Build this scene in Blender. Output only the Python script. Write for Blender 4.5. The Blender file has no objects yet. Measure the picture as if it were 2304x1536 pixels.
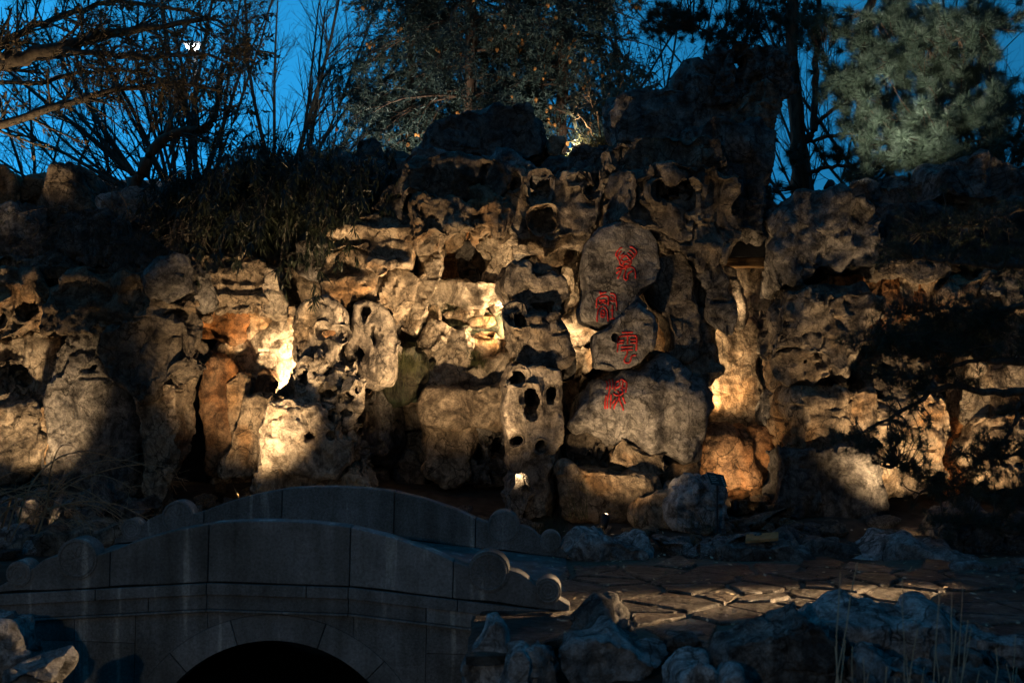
import bpy, math, random
import numpy as np
from mathutils import Vector, Matrix, Euler
from mathutils.bvhtree import BVHTree

scene = bpy.context.scene
COL = scene.collection

# ------------------------------------------------------------------ camera
F = 2560.0            # focal length in photo pixels (photo 2304 x 1536)
HZ = 806.0            # photo row of the horizon
CAMZ = 1.6
cam_data = bpy.data.cameras.new('camera')
cam = bpy.data.objects.new('camera', cam_data)
COL.objects.link(cam)
cam.location = (0, 0, CAMZ)
cam.rotation_euler = (math.radians(90), 0, 0)
cam_data.sensor_width = 36.0
cam_data.lens = 36.0 * F / 2304.0
cam_data.shift_y = (HZ - 768.0) / 2304.0
cam_data.clip_start = 0.05
cam_data.clip_end = 3000
cam_data.dof.use_dof = True
cam_data.dof.focus_distance = 11.4
cam_data.dof.aperture_fstop = 2.8
scene.camera = cam

# ------------------------------------------------------------------ dusk sky (the sun has set: no sun lamp)
world = bpy.data.worlds.new('World')
scene.world = world
world.use_nodes = True
wn = world.node_tree
for n in list(wn.nodes):
    wn.nodes.remove(n)
sky = wn.nodes.new('ShaderNodeTexSky')
sky.sky_type = 'NISHITA'
sky.sun_disc = False
sky.sun_elevation = math.radians(-3.3)
sky.sun_rotation = math.radians(-60)
sky.altitude = 100
sky.air_density = 1.0
sky.dust_density = 0.4
sky.ozone_density = 4.0
sep = wn.nodes.new('ShaderNodeSeparateColor')
tint = wn.nodes.new('ShaderNodeMix')          # one cyan-blue dusk hue, brightness from the sky model
tint.data_type = 'RGBA'
tint.blend_type = 'MULTIPLY'
tint.inputs[0].default_value = 1.0
tint.inputs[7].default_value = (0.03, 0.50, 1.15, 1)
bg = wn.nodes.new('ShaderNodeBackground')
bg.inputs['Strength'].default_value = 0.15
wo = wn.nodes.new('ShaderNodeOutputWorld')
wn.links.new(sky.outputs['Color'], sep.inputs[0])
wn.links.new(sep.outputs[2], tint.inputs[6])
wn.links.new(tint.outputs[2], bg.inputs['Color'])
wn.links.new(bg.outputs['Background'], wo.inputs['Surface'])

vs = scene.view_settings
vs.view_transform = 'Standard'
vs.look = 'None'
vs.exposure = 5.35          # a long exposure at dusk
vs.gamma = 1.0
vs.use_curve_mapping = False
scene.render.engine = 'CYCLES'
scene.cycles.use_denoising = True
scene.cycles.max_bounces = 5
scene.cycles.diffuse_bounces = 3
scene.cycles.caustics_reflective = False
scene.cycles.caustics_refractive = False
scene.cycles.sample_clamp_indirect = 3.0

# ------------------------------------------------------------------ small helpers
def at(px, py, Y):
    """photo pixel at a known distance Y (metres from the camera) -> world point"""
    return np.array([(px - 1152.0) * Y / F, Y, CAMZ - (py - HZ) * Y / F])

def gnd(px, py, z=0.0):
    """photo pixel on the level z -> world point"""
    return at(px, py, (CAMZ - z) * F / (py - HZ))

def tag(o, label=None, cat=None, group=None, kind=None):
    if label: o['label'] = label
    if cat: o['category'] = cat
    if group: o['group'] = group
    if kind: o['kind'] = kind
    return o

def link(name, data, parent=None, loc=None):
    o = bpy.data.objects.new(name, data)
    COL.objects.link(o)
    if parent is not None:
        o.parent = parent
    if loc is not None:
        o.location = loc
    return o

def empty(name, loc=(0, 0, 0), rz=0.0):
    o = bpy.data.objects.new(name, None)
    o.empty_display_size = 0.2
    COL.objects.link(o)
    o.location = loc
    o.rotation_euler = (0, 0, rz)
    return o

def mesh_np(name, verts, faces, mat=None, smooth=True, sharp=0):
    """verts (n,3), faces (m,k) with a fixed k, or a list of such arrays"""
    me = bpy.data.meshes.new(name)
    verts = np.asarray(verts, dtype=np.float32)
    if isinstance(faces, np.ndarray):
        faces = [faces]
    faces = [np.asarray(f, dtype=np.int32) for f in faces if len(f)]
    me.vertices.add(len(verts))
    me.vertices.foreach_set('co', verts.ravel())
    nl = sum(f.size for f in faces)
    npoly = sum(len(f) for f in faces)
    me.loops.add(nl)
    me.loops.foreach_set('vertex_index', np.concatenate([f.ravel() for f in faces]))
    me.polygons.add(npoly)
    tot = np.concatenate([np.full(len(f), f.shape[1], dtype=np.int32) for f in faces])
    st = np.zeros(npoly, dtype=np.int32)
    st[1:] = np.cumsum(tot)[:-1]
    me.polygons.foreach_set('loop_start', st)
    if smooth:
        me.polygons.foreach_set('use_smooth', np.ones(npoly, dtype=bool))
    me.update(calc_edges=True)
    me.validate()
    if sharp:
        me.set_sharp_from_angle(angle=math.radians(sharp))
    if mat:
        me.materials.append(mat)
    return me

class MB:
    """collects simple solids into one mesh"""
    def __init__(self):
        self.v = []; self.f = []
    def add(self, v, f):
        b = len(self.v)
        self.v += [tuple(p) for p in v]
        self.f += [tuple(i + b for i in q) for q in f]
        return self
    def box(self, x0, x1, y0, y1, z0, z1):
        v = [(x, y, z) for z in (z0, z1) for y in (y0, y1) for x in (x0, x1)]
        return self.add(v, [(0, 2, 3, 1), (4, 5, 7, 6), (0, 1, 5, 4), (2, 6, 7, 3), (0, 4, 6, 2), (1, 3, 7, 5)])
    def prism(self, pts, y0, y1):
        """polygon in XZ (counter-clockwise seen from -Y) pulled from y0 to y1"""
        n = len(pts)
        v = [(x, y0, z) for x, z in pts] + [(x, y1, z) for x, z in pts]
        f = [tuple(range(n)), tuple(range(2 * n - 1, n - 1, -1))]
        f += [(i, i + n, (i + 1) % n + n, (i + 1) % n) for i in range(n)]
        return self.add(v, f)
    def tube(self, pts, rad, n=8, cap=True):
        pts = [Vector(p) for p in pts]
        if not hasattr(rad, '__len__'):
            rad = [rad] * len(pts)
        b = len(self.v)
        prev = None
        for i, p in enumerate(pts):
            d = (pts[min(i + 1, len(pts) - 1)] - pts[max(i - 1, 0)]).normalized()
            if prev is None:
                u = d.orthogonal().normalized()
            else:
                u = (prev - d * prev.dot(d)).normalized()
            prev = u
            w = d.cross(u)
            for k in range(n):
                a = 2 * math.pi * k / n
                self.v.append(tuple(p + (u * math.cos(a) + w * math.sin(a)) * rad[i]))
        for i in range(len(pts) - 1):
            for k in range(n):
                self.f.append((b + i * n + k, b + i * n + (k + 1) % n, b + (i + 1) * n + (k + 1) % n, b + (i + 1) * n + k))
        if cap:
            self.f.append(tuple(b + k for k in range(n - 1, -1, -1)))
            e = b + (len(pts) - 1) * n
            self.f.append(tuple(e + k for k in range(n)))
        return self
    def build(self, name, mat, parent=None, loc=None, smooth=False, bevel=0):
        me = bpy.data.meshes.new(name)
        me.from_pydata(self.v, [], self.f)
        me.update()
        if smooth:
            me.polygons.foreach_set('use_smooth', np.ones(len(me.polygons), dtype=bool))
        if mat:
            me.materials.append(mat)
        o = link(name, me, parent, loc)
        if bevel:
            m = o.modifiers.new('bevel', 'BEVEL')
            m.width = bevel; m.segments = 2; m.limit_method = 'ANGLE'; m.angle_limit = math.radians(40)
        return o

# ------------------------------------------------------------------ noise fields
_R = np.random.RandomState(11)
_LAT = (_R.rand(32, 32, 32) * 2 - 1).astype(np.float32)
_JIT = (0.15 + 0.7 * _R.rand(16, 16, 16, 3)).astype(np.float32)

def vnoise(p):
    i = np.floor(p).astype(np.int32)
    t = (p - i).astype(np.float32)
    t = t * t * (3 - 2 * t)
    a = i & 31
    b = (i + 1) & 31
    x, y, z = t[:, 0], t[:, 1], t[:, 2]
    L = _LAT
    c00 = L[a[:, 0], a[:, 1], a[:, 2]] * (1 - x) + L[b[:, 0], a[:, 1], a[:, 2]] * x
    c10 = L[a[:, 0], b[:, 1], a[:, 2]] * (1 - x) + L[b[:, 0], b[:, 1], a[:, 2]] * x
    c01 = L[a[:, 0], a[:, 1], b[:, 2]] * (1 - x) + L[b[:, 0], a[:, 1], b[:, 2]] * x
    c11 = L[a[:, 0], b[:, 1], b[:, 2]] * (1 - x) + L[b[:, 0], b[:, 1], b[:, 2]] * x
    return (c00 * (1 - y) + c10 * y) * (1 - z) + (c01 * (1 - y) + c11 * y) * z

def fbm(p, o=3):
    s = 0; a = 1.0
    for k in range(o):
        s = s + vnoise(p * (2.03 ** k) + 17.3 * k) * a
        a *= 0.5
    return s

def worley(p):
    """distance to the nearest cell point, exact below 0.65"""
    i = np.floor(p - 0.5).astype(np.int32)
    best = np.full(len(p), 1.0, dtype=np.float32)
    for dx in (0, 1):
        for dy in (0, 1):
            for dz in (0, 1):
                x = i[:, 0] + dx; y = i[:, 1] + dy; z = i[:, 2] + dz
                j = _JIT[x & 15, y & 15, z & 15]
                qx = x + j[:, 0] - p[:, 0]; qy = y + j[:, 1] - p[:, 1]; qz = z + j[:, 2] - p[:, 2]
                best = np.minimum(best, qx * qx + qy * qy + qz * qz)
    return np.sqrt(best)

# ------------------------------------------------------------------ rocks as distance fields
def surface_nets(Fv, h, org):
    s = Fv < 0
    nx, ny, nz = Fv.shape
    cnt = np.zeros((nx - 1, ny - 1, nz - 1), dtype=np.int8)
    for a in (0, 1):
        for b in (0, 1):
            for c in (0, 1):
                cnt += s[a:nx - 1 + a, b:ny - 1 + b, c:nz - 1 + c]
    act = np.argwhere((cnt > 0) & (cnt < 8))
    if not len(act):
        return np.zeros((0, 3)), np.zeros((0, 4), int)
    idx = np.full(cnt.shape, -1, dtype=np.int32)
    idx[act[:, 0], act[:, 1], act[:, 2]] = np.arange(len(act))
    acc = np.zeros((len(act), 3)); num = np.zeros(len(act))
    val = {}
    for a in (0, 1):
        for b in (0, 1):
            for c in (0, 1):
                val[(a, b, c)] = Fv[act[:, 0] + a, act[:, 1] + b, act[:, 2] + c]
    for ax in range(3):
        o = [k for k in range(3) if k != ax]
        for u in (0, 1):
            for w in (0, 1):
                k0 = [0, 0, 0]; k0[o[0]] = u; k0[o[1]] = w
                k1 = list(k0); k1[ax] = 1
                f0 = val[tuple(k0)]; f1 = val[tuple(k1)]
                m = (f0 < 0) != (f1 < 0)
                t = np.where(m, f0 / np.where(m, f0 - f1, 1), 0)
                acc[:, ax] += np.where(m, t, 0)
                acc[:, o[0]] += np.where(m, u, 0)
                acc[:, o[1]] += np.where(m, w, 0)
                num += m
    V = (act + acc / num[:, None]) * h + org
    quads = []
    for ax in range(3):
        sl0 = [slice(1, -1)] * 3; sl1 = [slice(1, -1)] * 3
        sl0[ax] = slice(0, -1); sl1[ax] = slice(1, None)
        s0 = s[tuple(sl0)]; s1 = s[tuple(sl1)]
        e = np.argwhere(s0 != s1)
        if not len(e):
            continue
        flip = s0[e[:, 0], e[:, 1], e[:, 2]]
        e = e.copy()
        o1 = (ax + 1) % 3; o2 = (ax + 2) % 3
        e[:, o1] += 1; e[:, o2] += 1
        def cell(d1, d2):
            c = e.copy(); c[:, o1] += d1; c[:, o2] += d2
            return idx[c[:, 0], c[:, 1], c[:, 2]]
        q = np.stack([cell(-1, -1), cell(0, -1), cell(0, 0), cell(-1, 0)], 1)
        q[~flip] = q[~flip][:, ::-1]
        quads.append(q)
    Q = np.concatenate(quads)
    Q = Q[(Q >= 0).all(1)]
    return V, Q

def poly_sdf(P, x, z):
    """signed distance to polygon P (n,2) on points"""
    d = np.full(x.shape, 1e9); inside = np.zeros(x.shape, dtype=bool)
    n = len(P)
    for i in range(n):
        a = P[i]; b = P[(i + 1) % n]
        ex, ez = b - a
        wx = x - a[0]; wz = z - a[1]
        t = np.clip((wx * ex + wz * ez) / (ex * ex + ez * ez + 1e-12), 0, 1)
        d = np.minimum(d, (wx - ex * t) ** 2 + (wz - ez * t) ** 2)
        c = ((a[1] > z) != (b[1] > z))
        xi = a[0] + (z - a[1]) * ex / (ez if abs(ez) > 1e-9 else 1e-9)
        inside ^= c & (x < xi)
    d = np.sqrt(d)
    return np.where(inside, -d, d)

_GRD = _R.normal(size=(16, 16, 16, 4)).astype(np.float32)
def facets(p):
    """piecewise planar field: every cell has its own tilted plane, with steps between cells"""
    i = np.floor(p - 0.5).astype(np.int32)
    best = np.full(len(p), 9.0, dtype=np.float32); val = np.zeros(len(p), dtype=np.float32)
    for dx in (0, 1):
        for dy in (0, 1):
            for dz in (0, 1):
                x = i[:, 0] + dx; y = i[:, 1] + dy; z = i[:, 2] + dz
                j = _JIT[x & 15, y & 15, z & 15]; g = _GRD[x & 15, y & 15, z & 15]
                qx = p[:, 0] - x - j[:, 0]; qy = p[:, 1] - y - j[:, 1]; qz = p[:, 2] - z - j[:, 2]
                d = qx * qx + qy * qy + qz * qz
                v = qx * g[:, 0] + qy * g[:, 1] + qz * g[:, 2] + 0.35 * g[:, 3]
                m = d < best
                val = np.where(m, v, val); best = np.where(m, d, best)
    return np.clip(val, -1.2, 1.2)

def vert_normals(V, Q):
    n = np.cross(V[Q[:, 2]] - V[Q[:, 0]], V[Q[:, 3]] - V[Q[:, 1]])
    N = np.zeros_like(V)
    for c in range(4):
        for ax in range(3):
            N[:, ax] += np.bincount(Q[:, c], n[:, ax], len(V))
    return N / (np.linalg.norm(N, axis=1, keepdims=True) + 1e-9)

def rock_mesh(P, T, h=0.026, seed=0, rnd=None, warp=0.07, sc=0.26, scd=0.07, fine=0.010, grow=0.0, holes=(), nholes=0,
              strat=0.0, flute=0.05, tilt=0.0, yaw=0.0, hr=(0.03, 0.07), fct=1.0, cull=False):
    """an outline P (x,z metres) with depth T: y runs 0 (front) .. T (back)"""
    rg = np.random.RandomState(seed)
    P = np.asarray(P, float)
    lo = P.min(0); hi = P.max(0)
    ext = hi - lo
    mind = min(ext[0], ext[1], T)
    if rnd is None:
        rnd = 0.13 * mind
    rnd = min(rnd, 0.46 * T)
    pad = warp + 3 * h + 0.02 + grow
    skew = abs(tilt) * ext[1] / 2 + abs(yaw) * ext[0] / 2
    org = np.array([lo[0] - pad, -3 * h - skew, lo[1] - pad])
    top = np.array([hi[0] + pad, T + 3 * h + skew, hi[1] + pad])
    n = np.ceil((top - org) / h).astype(int) + 1
    xs = (org[0] + h * np.arange(n[0])).astype(np.float32); ys = (org[1] + h * np.arange(n[1])).astype(np.float32); zs = (org[2] + h * np.arange(n[2])).astype(np.float32)
    GX, GZ = np.meshgrid(xs, zs, indexing='ij')
    D2 = poly_sdf(P, GX, GZ).astype(np.float32) - grow
    X, Y, Z = np.meshgrid(xs, ys, zs, indexing='ij')
    yc = Y - T / 2 + tilt * (Z - (lo[1] + hi[1]) / 2) + yaw * (X - (lo[0] + hi[0]) / 2)
    def comb(d2, dy):
        a = d2 + rnd; b = dy - T / 2 + rnd
        return np.sqrt(np.maximum(a, 0) ** 2 + np.maximum(b, 0) ** 2) + np.minimum(np.maximum(a, b), 0) - rnd
    Fv = comb(D2[:, None, :], np.abs(yc)).astype(np.float32)
    hl = [(a, b, c, d, 9.0) for a, b, c, d in holes]
    for k in range(nholes):
        x = rg.uniform(lo[0], hi[0]); z = rg.uniform(lo[1], hi[1])
        if poly_sdf(P, np.array([x]), np.array([z]))[0] > 0.01:
            continue
        r = rg.uniform(*hr)
        hl.append((x, z, r * rg.uniform(0.7, 1.2), r * rg.uniform(0.8, 1.9), rg.uniform(0.05, 0.35)))
    band = np.abs(Fv) < (warp * 1.8 + 2.5 * h)
    for (x, z, rx, rz, dep) in hl:
        band |= (np.abs(X - x) < rx * 2.2 + .05) & (np.abs(Z - z) < rz * 2.2 + .05)
    ii = np.nonzero(band)
    p = np.stack([X[band], Y[band], Z[band]], 1)
    off = rg.rand(3).astype(np.float32) * 30
    q = p + off
    wx = fbm(q * 3.4, 2) * warp
    wz = fbm(q * 3.4 + 50, 2) * warp
    fx = np.clip((p[:, 0] + wx - org[0]) / h, 0, n[0] - 1.001)
    fz = np.clip((p[:, 2] + wz - org[2]) / h, 0, n[2] - 1.001)
    ix = fx.astype(int); iz = fz.astype(int); tx = fx - ix; tz = fz - iz
    d2 = (D2[ix, iz] * (1 - tx) + D2[ix + 1, iz] * tx) * (1 - tz) + (D2[ix, iz + 1] * (1 - tx) + D2[ix + 1, iz + 1] * tx) * tz
    f = comb(d2, np.abs(yc[band]) + wx * 0.5)
    for (x, z, rx, rz, dep) in hl:
        sx, sz = rg.uniform(-0.25, 0.25, 2)
        sel = np.nonzero((np.abs(p[:, 0] - x) < rx * 2.2 + .05) & (np.abs(p[:, 2] - z) < rz * 2.2 + .05))[0]
        ps = p[sel]; qs = q[sel]
        ex = (ps[:, 0] - x - sx * ps[:, 1] + wx[sel] * 0.8) / rx
        ez = (ps[:, 2] - z - sz * ps[:, 1] + wz[sel] * 0.8) / rz
        d = (np.sqrt(ex * ex + ez * ez) - 1 + 0.6 * vnoise(qs * 13 + 5) + 0.3 * vnoise(qs * 30 + 5)) * min(rx, rz)
        d = d - 0.25 * min(rx, rz) * np.clip(1 - ps[:, 1] / (0.12 * T + 0.03), 0, 1)        # worn, flaring rim
        if dep < 5:
            d = np.maximum(d, ps[:, 1] - dep - 0.1)
        kk = 0.02
        fs = f[sel]
        hh = np.clip(0.5 + 0.5 * (fs + d) / kk, 0, 1)
        f[sel] = (-d) * (1 - hh) + fs * hh + kk * hh * (1 - hh)
    Fv[ii] = f
    Fv[0] = Fv[-1] = 0.1; Fv[:, 0] = Fv[:, -1] = 0.1; Fv[:, :, 0] = Fv[:, :, -1] = 0.1
    V, Q = surface_nets(Fv, h, org)
    if not len(V):
        return V, Q
    V, Q = keep_largest(V, Q)
    Nn = vert_normals(V, Q)
    if cull:                                   # the side bedded in the wall stays open
        bad = (V[Q, 1].mean(1) > T * 0.62 + 0.0) & (Nn[Q, 1].mean(1) > 0.45)
        Q = Q[~bad]
        use = np.zeros(len(V), dtype=bool); use[Q.ravel()] = True
        mp = np.cumsum(use) - 1
        V = V[use]; Nn = Nn[use]; Q = mp[Q]
    q = (V + off).astype(np.float32)
    f32 = lambda *a: np.array(a, dtype=np.float32)
    dis = fbm(q * f32(2.2, 1.4, 2.2) + 80, 2) * warp * 0.7
    if flute: dis = dis + flute * fbm(q * f32(6.5, 2, 1.1) + 31, 2)
    if strat: dis = dis + strat * fbm(q * f32(1.2, 1.2, 9.0) + 61, 2)
    if scd:
        qq = q + (0.06 * vnoise(q * 6))[:, None]
        w0 = worley(q * f32(1, 0.9, 0.5) / (sc * 2.1) + 11)                                  # large dished scoops
        dis = dis + scd * 0.9 * np.clip(1 - (w0 / 0.64) ** 2, 0, 1)
        w = worley(qq * f32(1, 1, 0.42) / sc + 3)
        dis = dis + scd * 0.75 * np.clip(0.5 + 1.2 * vnoise(q * 2.0 + 140), 0, 1) * np.clip(1 - (w / 0.62) ** 2, 0, 1)
        w2 = worley(qq / (sc * 0.34) + 7)
        dis = dis + scd * 0.38 * np.clip(vnoise(q * 3.3 + 200) * 1.6, 0, 1) * np.clip(1 - (w2 / 0.6) ** 2, 0, 1)
        dis = dis + fct * scd * 0.55 * facets(qq * f32(1, 1, 0.42) / (sc * 1.25) + 5) * np.clip(0.55 + 0.9 * vnoise(q * 1.6 + 300), 0.1, 1)
        dis = dis + fct * scd * 0.24 * facets(qq * f32(1, 1, 1.2) / (sc * 0.42) + 9) * np.clip(0.4 + 1.1 * vnoise(q * 2.6 + 350), 0, 1)
        rid = np.abs(vnoise(q * f32(4.2, 4.2, 5.5) + 77))                                    # creases
        dis = dis + scd * 0.6 * np.clip(1 - rid / 0.09, 0, 1) * np.clip(vnoise(q * 1.7 + 33) * 2 + 0.5, 0, 1)
    if fine:
        dis = dis + fine * fbm(q * 15, 2)
    V = V - Nn * dis[:, None]
    return V, Q

def keep_largest(V, Q):
    """drop loose crumbs a field may leave behind"""
    n = len(V)
    lab = np.arange(n)
    for _ in range(60):
        m = lab[Q].min(1)
        new = lab.copy()
        for c in range(4):
            np.minimum.at(new, Q[:, c], m)
        new = new[new]
        if (new == lab).all():
            break
        lab = new
    ids, cnt = np.unique(lab, return_counts=True)
    big = ids[cnt.argmax()]
    kv = lab == big
    mp = np.cumsum(kv) - 1
    Q = Q[kv[Q].all(1)]
    return V[kv], mp[Q]

# ------------------------------------------------------------------ materials
MAT = {}
def nodes_of(m):
    m.use_nodes = True
    nt = m.node_tree
    b = nt.nodes['Principled BSDF']
    return nt, b

def rock_mat(name, c1, c2, c3, accent=None, acc=0.5, bump=0.7, rough=0.88, streak=0.6, bright=0.35, grain=1.0):
    m = bpy.data.materials.new(name)
    nt, bs = nodes_of(m)
    N = nt.nodes.new; L = nt.links.new
    tc = N('ShaderNodeTexCoord'); oi = N('ShaderNodeObjectInfo')
    ad = N('ShaderNodeVectorMath'); ad.operation = 'MULTIPLY_ADD'
    ad.inputs[1].default_value = (1, 1, 1)
    sc = N('ShaderNodeVectorMath'); sc.operation = 'SCALE'; sc.inputs[0].default_value = (9, 7, 5)
    L(oi.outputs['Random'], sc.inputs['Scale'])
    L(tc.outputs['Object'], ad.inputs[0]); L(sc.outputs[0], ad.inputs[2])
    v = ad.outputs[0]
    def noise(scale, detail=6, rough_=0.6, dist=0.0, vec=None):
        n = N('ShaderNodeTexNoise'); n.inputs['Scale'].default_value = scale; n.inputs['Detail'].default_value = detail
        n.inputs['Roughness'].default_value = rough_; n.inputs['Distortion'].default_value = dist
        L(vec if vec else v, n.inputs['Vector']); return n.outputs['Fac']
    def ramp(src, p0, p1, a=(0, 0, 0, 1), b=(1, 1, 1, 1)):
        r = N('ShaderNodeValToRGB'); r.color_ramp.elements[0].position = p0; r.color_ramp.elements[1].position = p1
        r.color_ramp.elements[0].color = a; r.color_ramp.elements[1].color = b
        L(src, r.inputs[0]); return r.outputs[0]
    def mix(fac, a, b, mode='MIX'):
        n = N('ShaderNodeMix'); n.data_type = 'RGBA'; n.blend_type = mode
        if isinstance(fac, float): n.inputs[0].default_value = fac
        else: L(fac, n.inputs[0])
        for s, k in ((a, 6), (b, 7)):
            if isinstance(s, tuple): n.inputs[k].default_value = s
            else: L(s, n.inputs[k])
        return n.outputs[2]
    C = lambda c: (c[0], c[1], c[2], 1)
    col = ramp(noise(2.2, 5, 0.6, 0.4), 0.34, 0.66, C(c1), C(c2))
    col = mix(ramp(noise(7.5, 9, 0.7, 1.0), 0.50, 0.62), col, C(c3))
    if accent:
        col = mix(ramp(noise(1.7, 4, 0.55, 0.6), 0.62 - 0.22 * acc, 0.80 - 0.18 * acc), col, C(accent))
    mp = N('ShaderNodeMapping'); mp.inputs['Scale'].default_value = (7, 7, 0.8); L(v, mp.inputs['Vector'])
    st = ramp(noise(1.0, 4, 0.6, 0.3, mp.outputs[0]), 0.46, 0.70, (1, 1, 1, 1), (1 - streak, 1 - streak, 1 - streak * 0.95, 1))
    col = mix(1.0, col, st, 'MULTIPLY')
    vo = N('ShaderNodeTexVoronoi'); vo.feature = 'DISTANCE_TO_EDGE'; vo.inputs['Scale'].default_value = 3.1
    wv = N('ShaderNodeVectorMath'); wv.operation = 'MULTIPLY_ADD'; wv.inputs[1].default_value = (0.35, 0.35, 0.35)
    nv = N('ShaderNodeTexNoise'); nv.inputs['Scale'].default_value = 4.5; nv.inputs['Detail'].default_value = 5; L(v, nv.inputs['Vector'])
    L(nv.outputs['Color'], wv.inputs[0]); L(v, wv.inputs[2]); L(wv.outputs[0], vo.inputs['Vector'])
    crk = ramp(vo.outputs['Distance'], 0.0, 0.030, (0.18, 0.17, 0.15, 1), (1, 1, 1, 1))
    msk = ramp(noise(1.3, 2), 0.40, 0.55)
    col = mix(msk, col, mix(1.0, col, crk, 'MULTIPLY'))
    br = N('ShaderNodeMapRange'); br.inputs['To Min'].default_value = 1 - bright; br.inputs['To Max'].default_value = 1 + bright * 0.6
    L(oi.outputs['Random'], br.inputs['Value'])
    cb = N('ShaderNodeCombineColor')
    for k in range(3): L(br.outputs[0], cb.inputs[k])
    col = mix(1.0, col, cb.outputs[0], 'MULTIPLY')
    blt = ramp(noise(3.6, 9, 0.74, 1.4), 0.40, 0.58, (0.34, 0.33, 0.32, 1), (1.16, 1.16, 1.16, 1))
    lich = ramp(noise(17, 8, 0.75, 0.6), 0.36, 0.50, (0.50, 0.49, 0.47, 1), (1.05, 1.05, 1.05, 1))
    col = mix(1.0, col, lich, 'MULTIPLY')
    col = mix(1.0, col, blt, 'MULTIPLY')
    gr = ramp(noise(70, 4, 0.75), 0.3, 0.7, (0.6, 0.6, 0.6, 1), (1.3, 1.3, 1.3, 1))
    col = mix(1.0, col, gr, 'MULTIPLY')
    L(col, bs.inputs['Base Color'])
    bs.inputs['Roughness'].default_value = rough
    bs.inputs['Specular IOR Level'].default_value = 0.3
    b1 = N('ShaderNodeBump'); b1.inputs['Strength'].default_value = bump; b1.inputs['Distance'].default_value = 0.06
    L(noise(11, 8, 0.68, 0.5), b1.inputs['Height'])
    vp = N('ShaderNodeTexVoronoi'); vp.feature = 'SMOOTH_F1'; vp.inputs['Scale'].default_value = 16 * grain; L(wv.outputs[0], vp.inputs['Vector'])
    b2 = N('ShaderNodeBump'); b2.inputs['Strength'].default_value = bump * 0.55; b2.inputs['Distance'].default_value = 0.02
    L(vp.outputs['Distance'], b2.inputs['Height']); L(b1.outputs[0], b2.inputs['Normal'])
    b3 = N('ShaderNodeBump'); b3.inputs['Strength'].default_value = 0.75; b3.inputs['Distance'].default_value = 0.006
    L(noise(60, 4, 0.7), b3.inputs['Height']); L(b2.outputs[0], b3.inputs['Normal'])
    L(b3.outputs[0], bs.inputs['Normal'])
    MAT[name] = m
    return m

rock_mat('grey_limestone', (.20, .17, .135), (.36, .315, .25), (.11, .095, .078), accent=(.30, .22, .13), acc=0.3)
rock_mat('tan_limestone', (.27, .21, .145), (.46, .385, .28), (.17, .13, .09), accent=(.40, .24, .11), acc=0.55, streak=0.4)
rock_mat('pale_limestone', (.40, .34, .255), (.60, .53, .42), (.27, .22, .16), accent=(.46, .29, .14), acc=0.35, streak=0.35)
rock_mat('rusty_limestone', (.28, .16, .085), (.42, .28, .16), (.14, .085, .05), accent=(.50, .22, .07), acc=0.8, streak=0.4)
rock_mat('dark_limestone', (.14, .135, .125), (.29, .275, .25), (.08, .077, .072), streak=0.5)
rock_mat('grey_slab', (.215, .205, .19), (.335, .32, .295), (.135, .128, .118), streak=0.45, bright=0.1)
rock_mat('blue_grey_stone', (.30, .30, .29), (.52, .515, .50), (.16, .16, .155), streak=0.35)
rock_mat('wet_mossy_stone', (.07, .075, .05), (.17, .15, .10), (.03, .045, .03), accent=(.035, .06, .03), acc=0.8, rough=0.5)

def plain_mat(name, col, rough=0.8, spec=0.3, metallic=0.0, var=0.25, scale=20, bump=0.0, trans=0.0, emit=None, est=0):
    m = bpy.data.materials.new(name)
    nt, bs = nodes_of(m)
    N = nt.nodes.new; L = nt.links.new
    tc = N('ShaderNodeTexCoord')
    nz = N('ShaderNodeTexNoise'); nz.inputs['Scale'].default_value = scale; nz.inputs['Detail'].default_value = 5
    L(tc.outputs['Object'], nz.inputs['Vector'])
    r = N('ShaderNodeValToRGB'); r.color_ramp.elements[0].position = 0.3; r.color_ramp.elements[1].position = 0.7
    r.color_ramp.elements[0].color = tuple(c * (1 - var) for c in col) + (1,)
    r.color_ramp.elements[1].color = tuple(min(1, c * (1 + var)) for c in col) + (1,)
    L(nz.outputs['Fac'], r.inputs[0]); L(r.outputs[0], bs.inputs['Base Color'])
    bs.inputs['Roughness'].default_value = rough
    bs.inputs['Specular IOR Level'].default_value = spec
    bs.inputs['Metallic'].default_value = metallic
    if bump:
        b = N('ShaderNodeBump'); b.inputs['Strength'].default_value = bump; b.inputs['Distance'].default_value = 0.01
        L(nz.outputs['Fac'], b.inputs['Height']); L(b.outputs[0], bs.inputs['Normal'])
    if emit:
        bs.inputs['Emission Color'].default_value = emit + (1,)
        bs.inputs['Emission Strength'].default_value = est
    MAT[name] = m
    return m
# ------------------------------------------------------------------ ground, water
def sstep(a, b, x):
    t = np.clip((x - a) / (b - a), 0, 1)
    return t * t * (3 - 2 * t)

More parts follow.
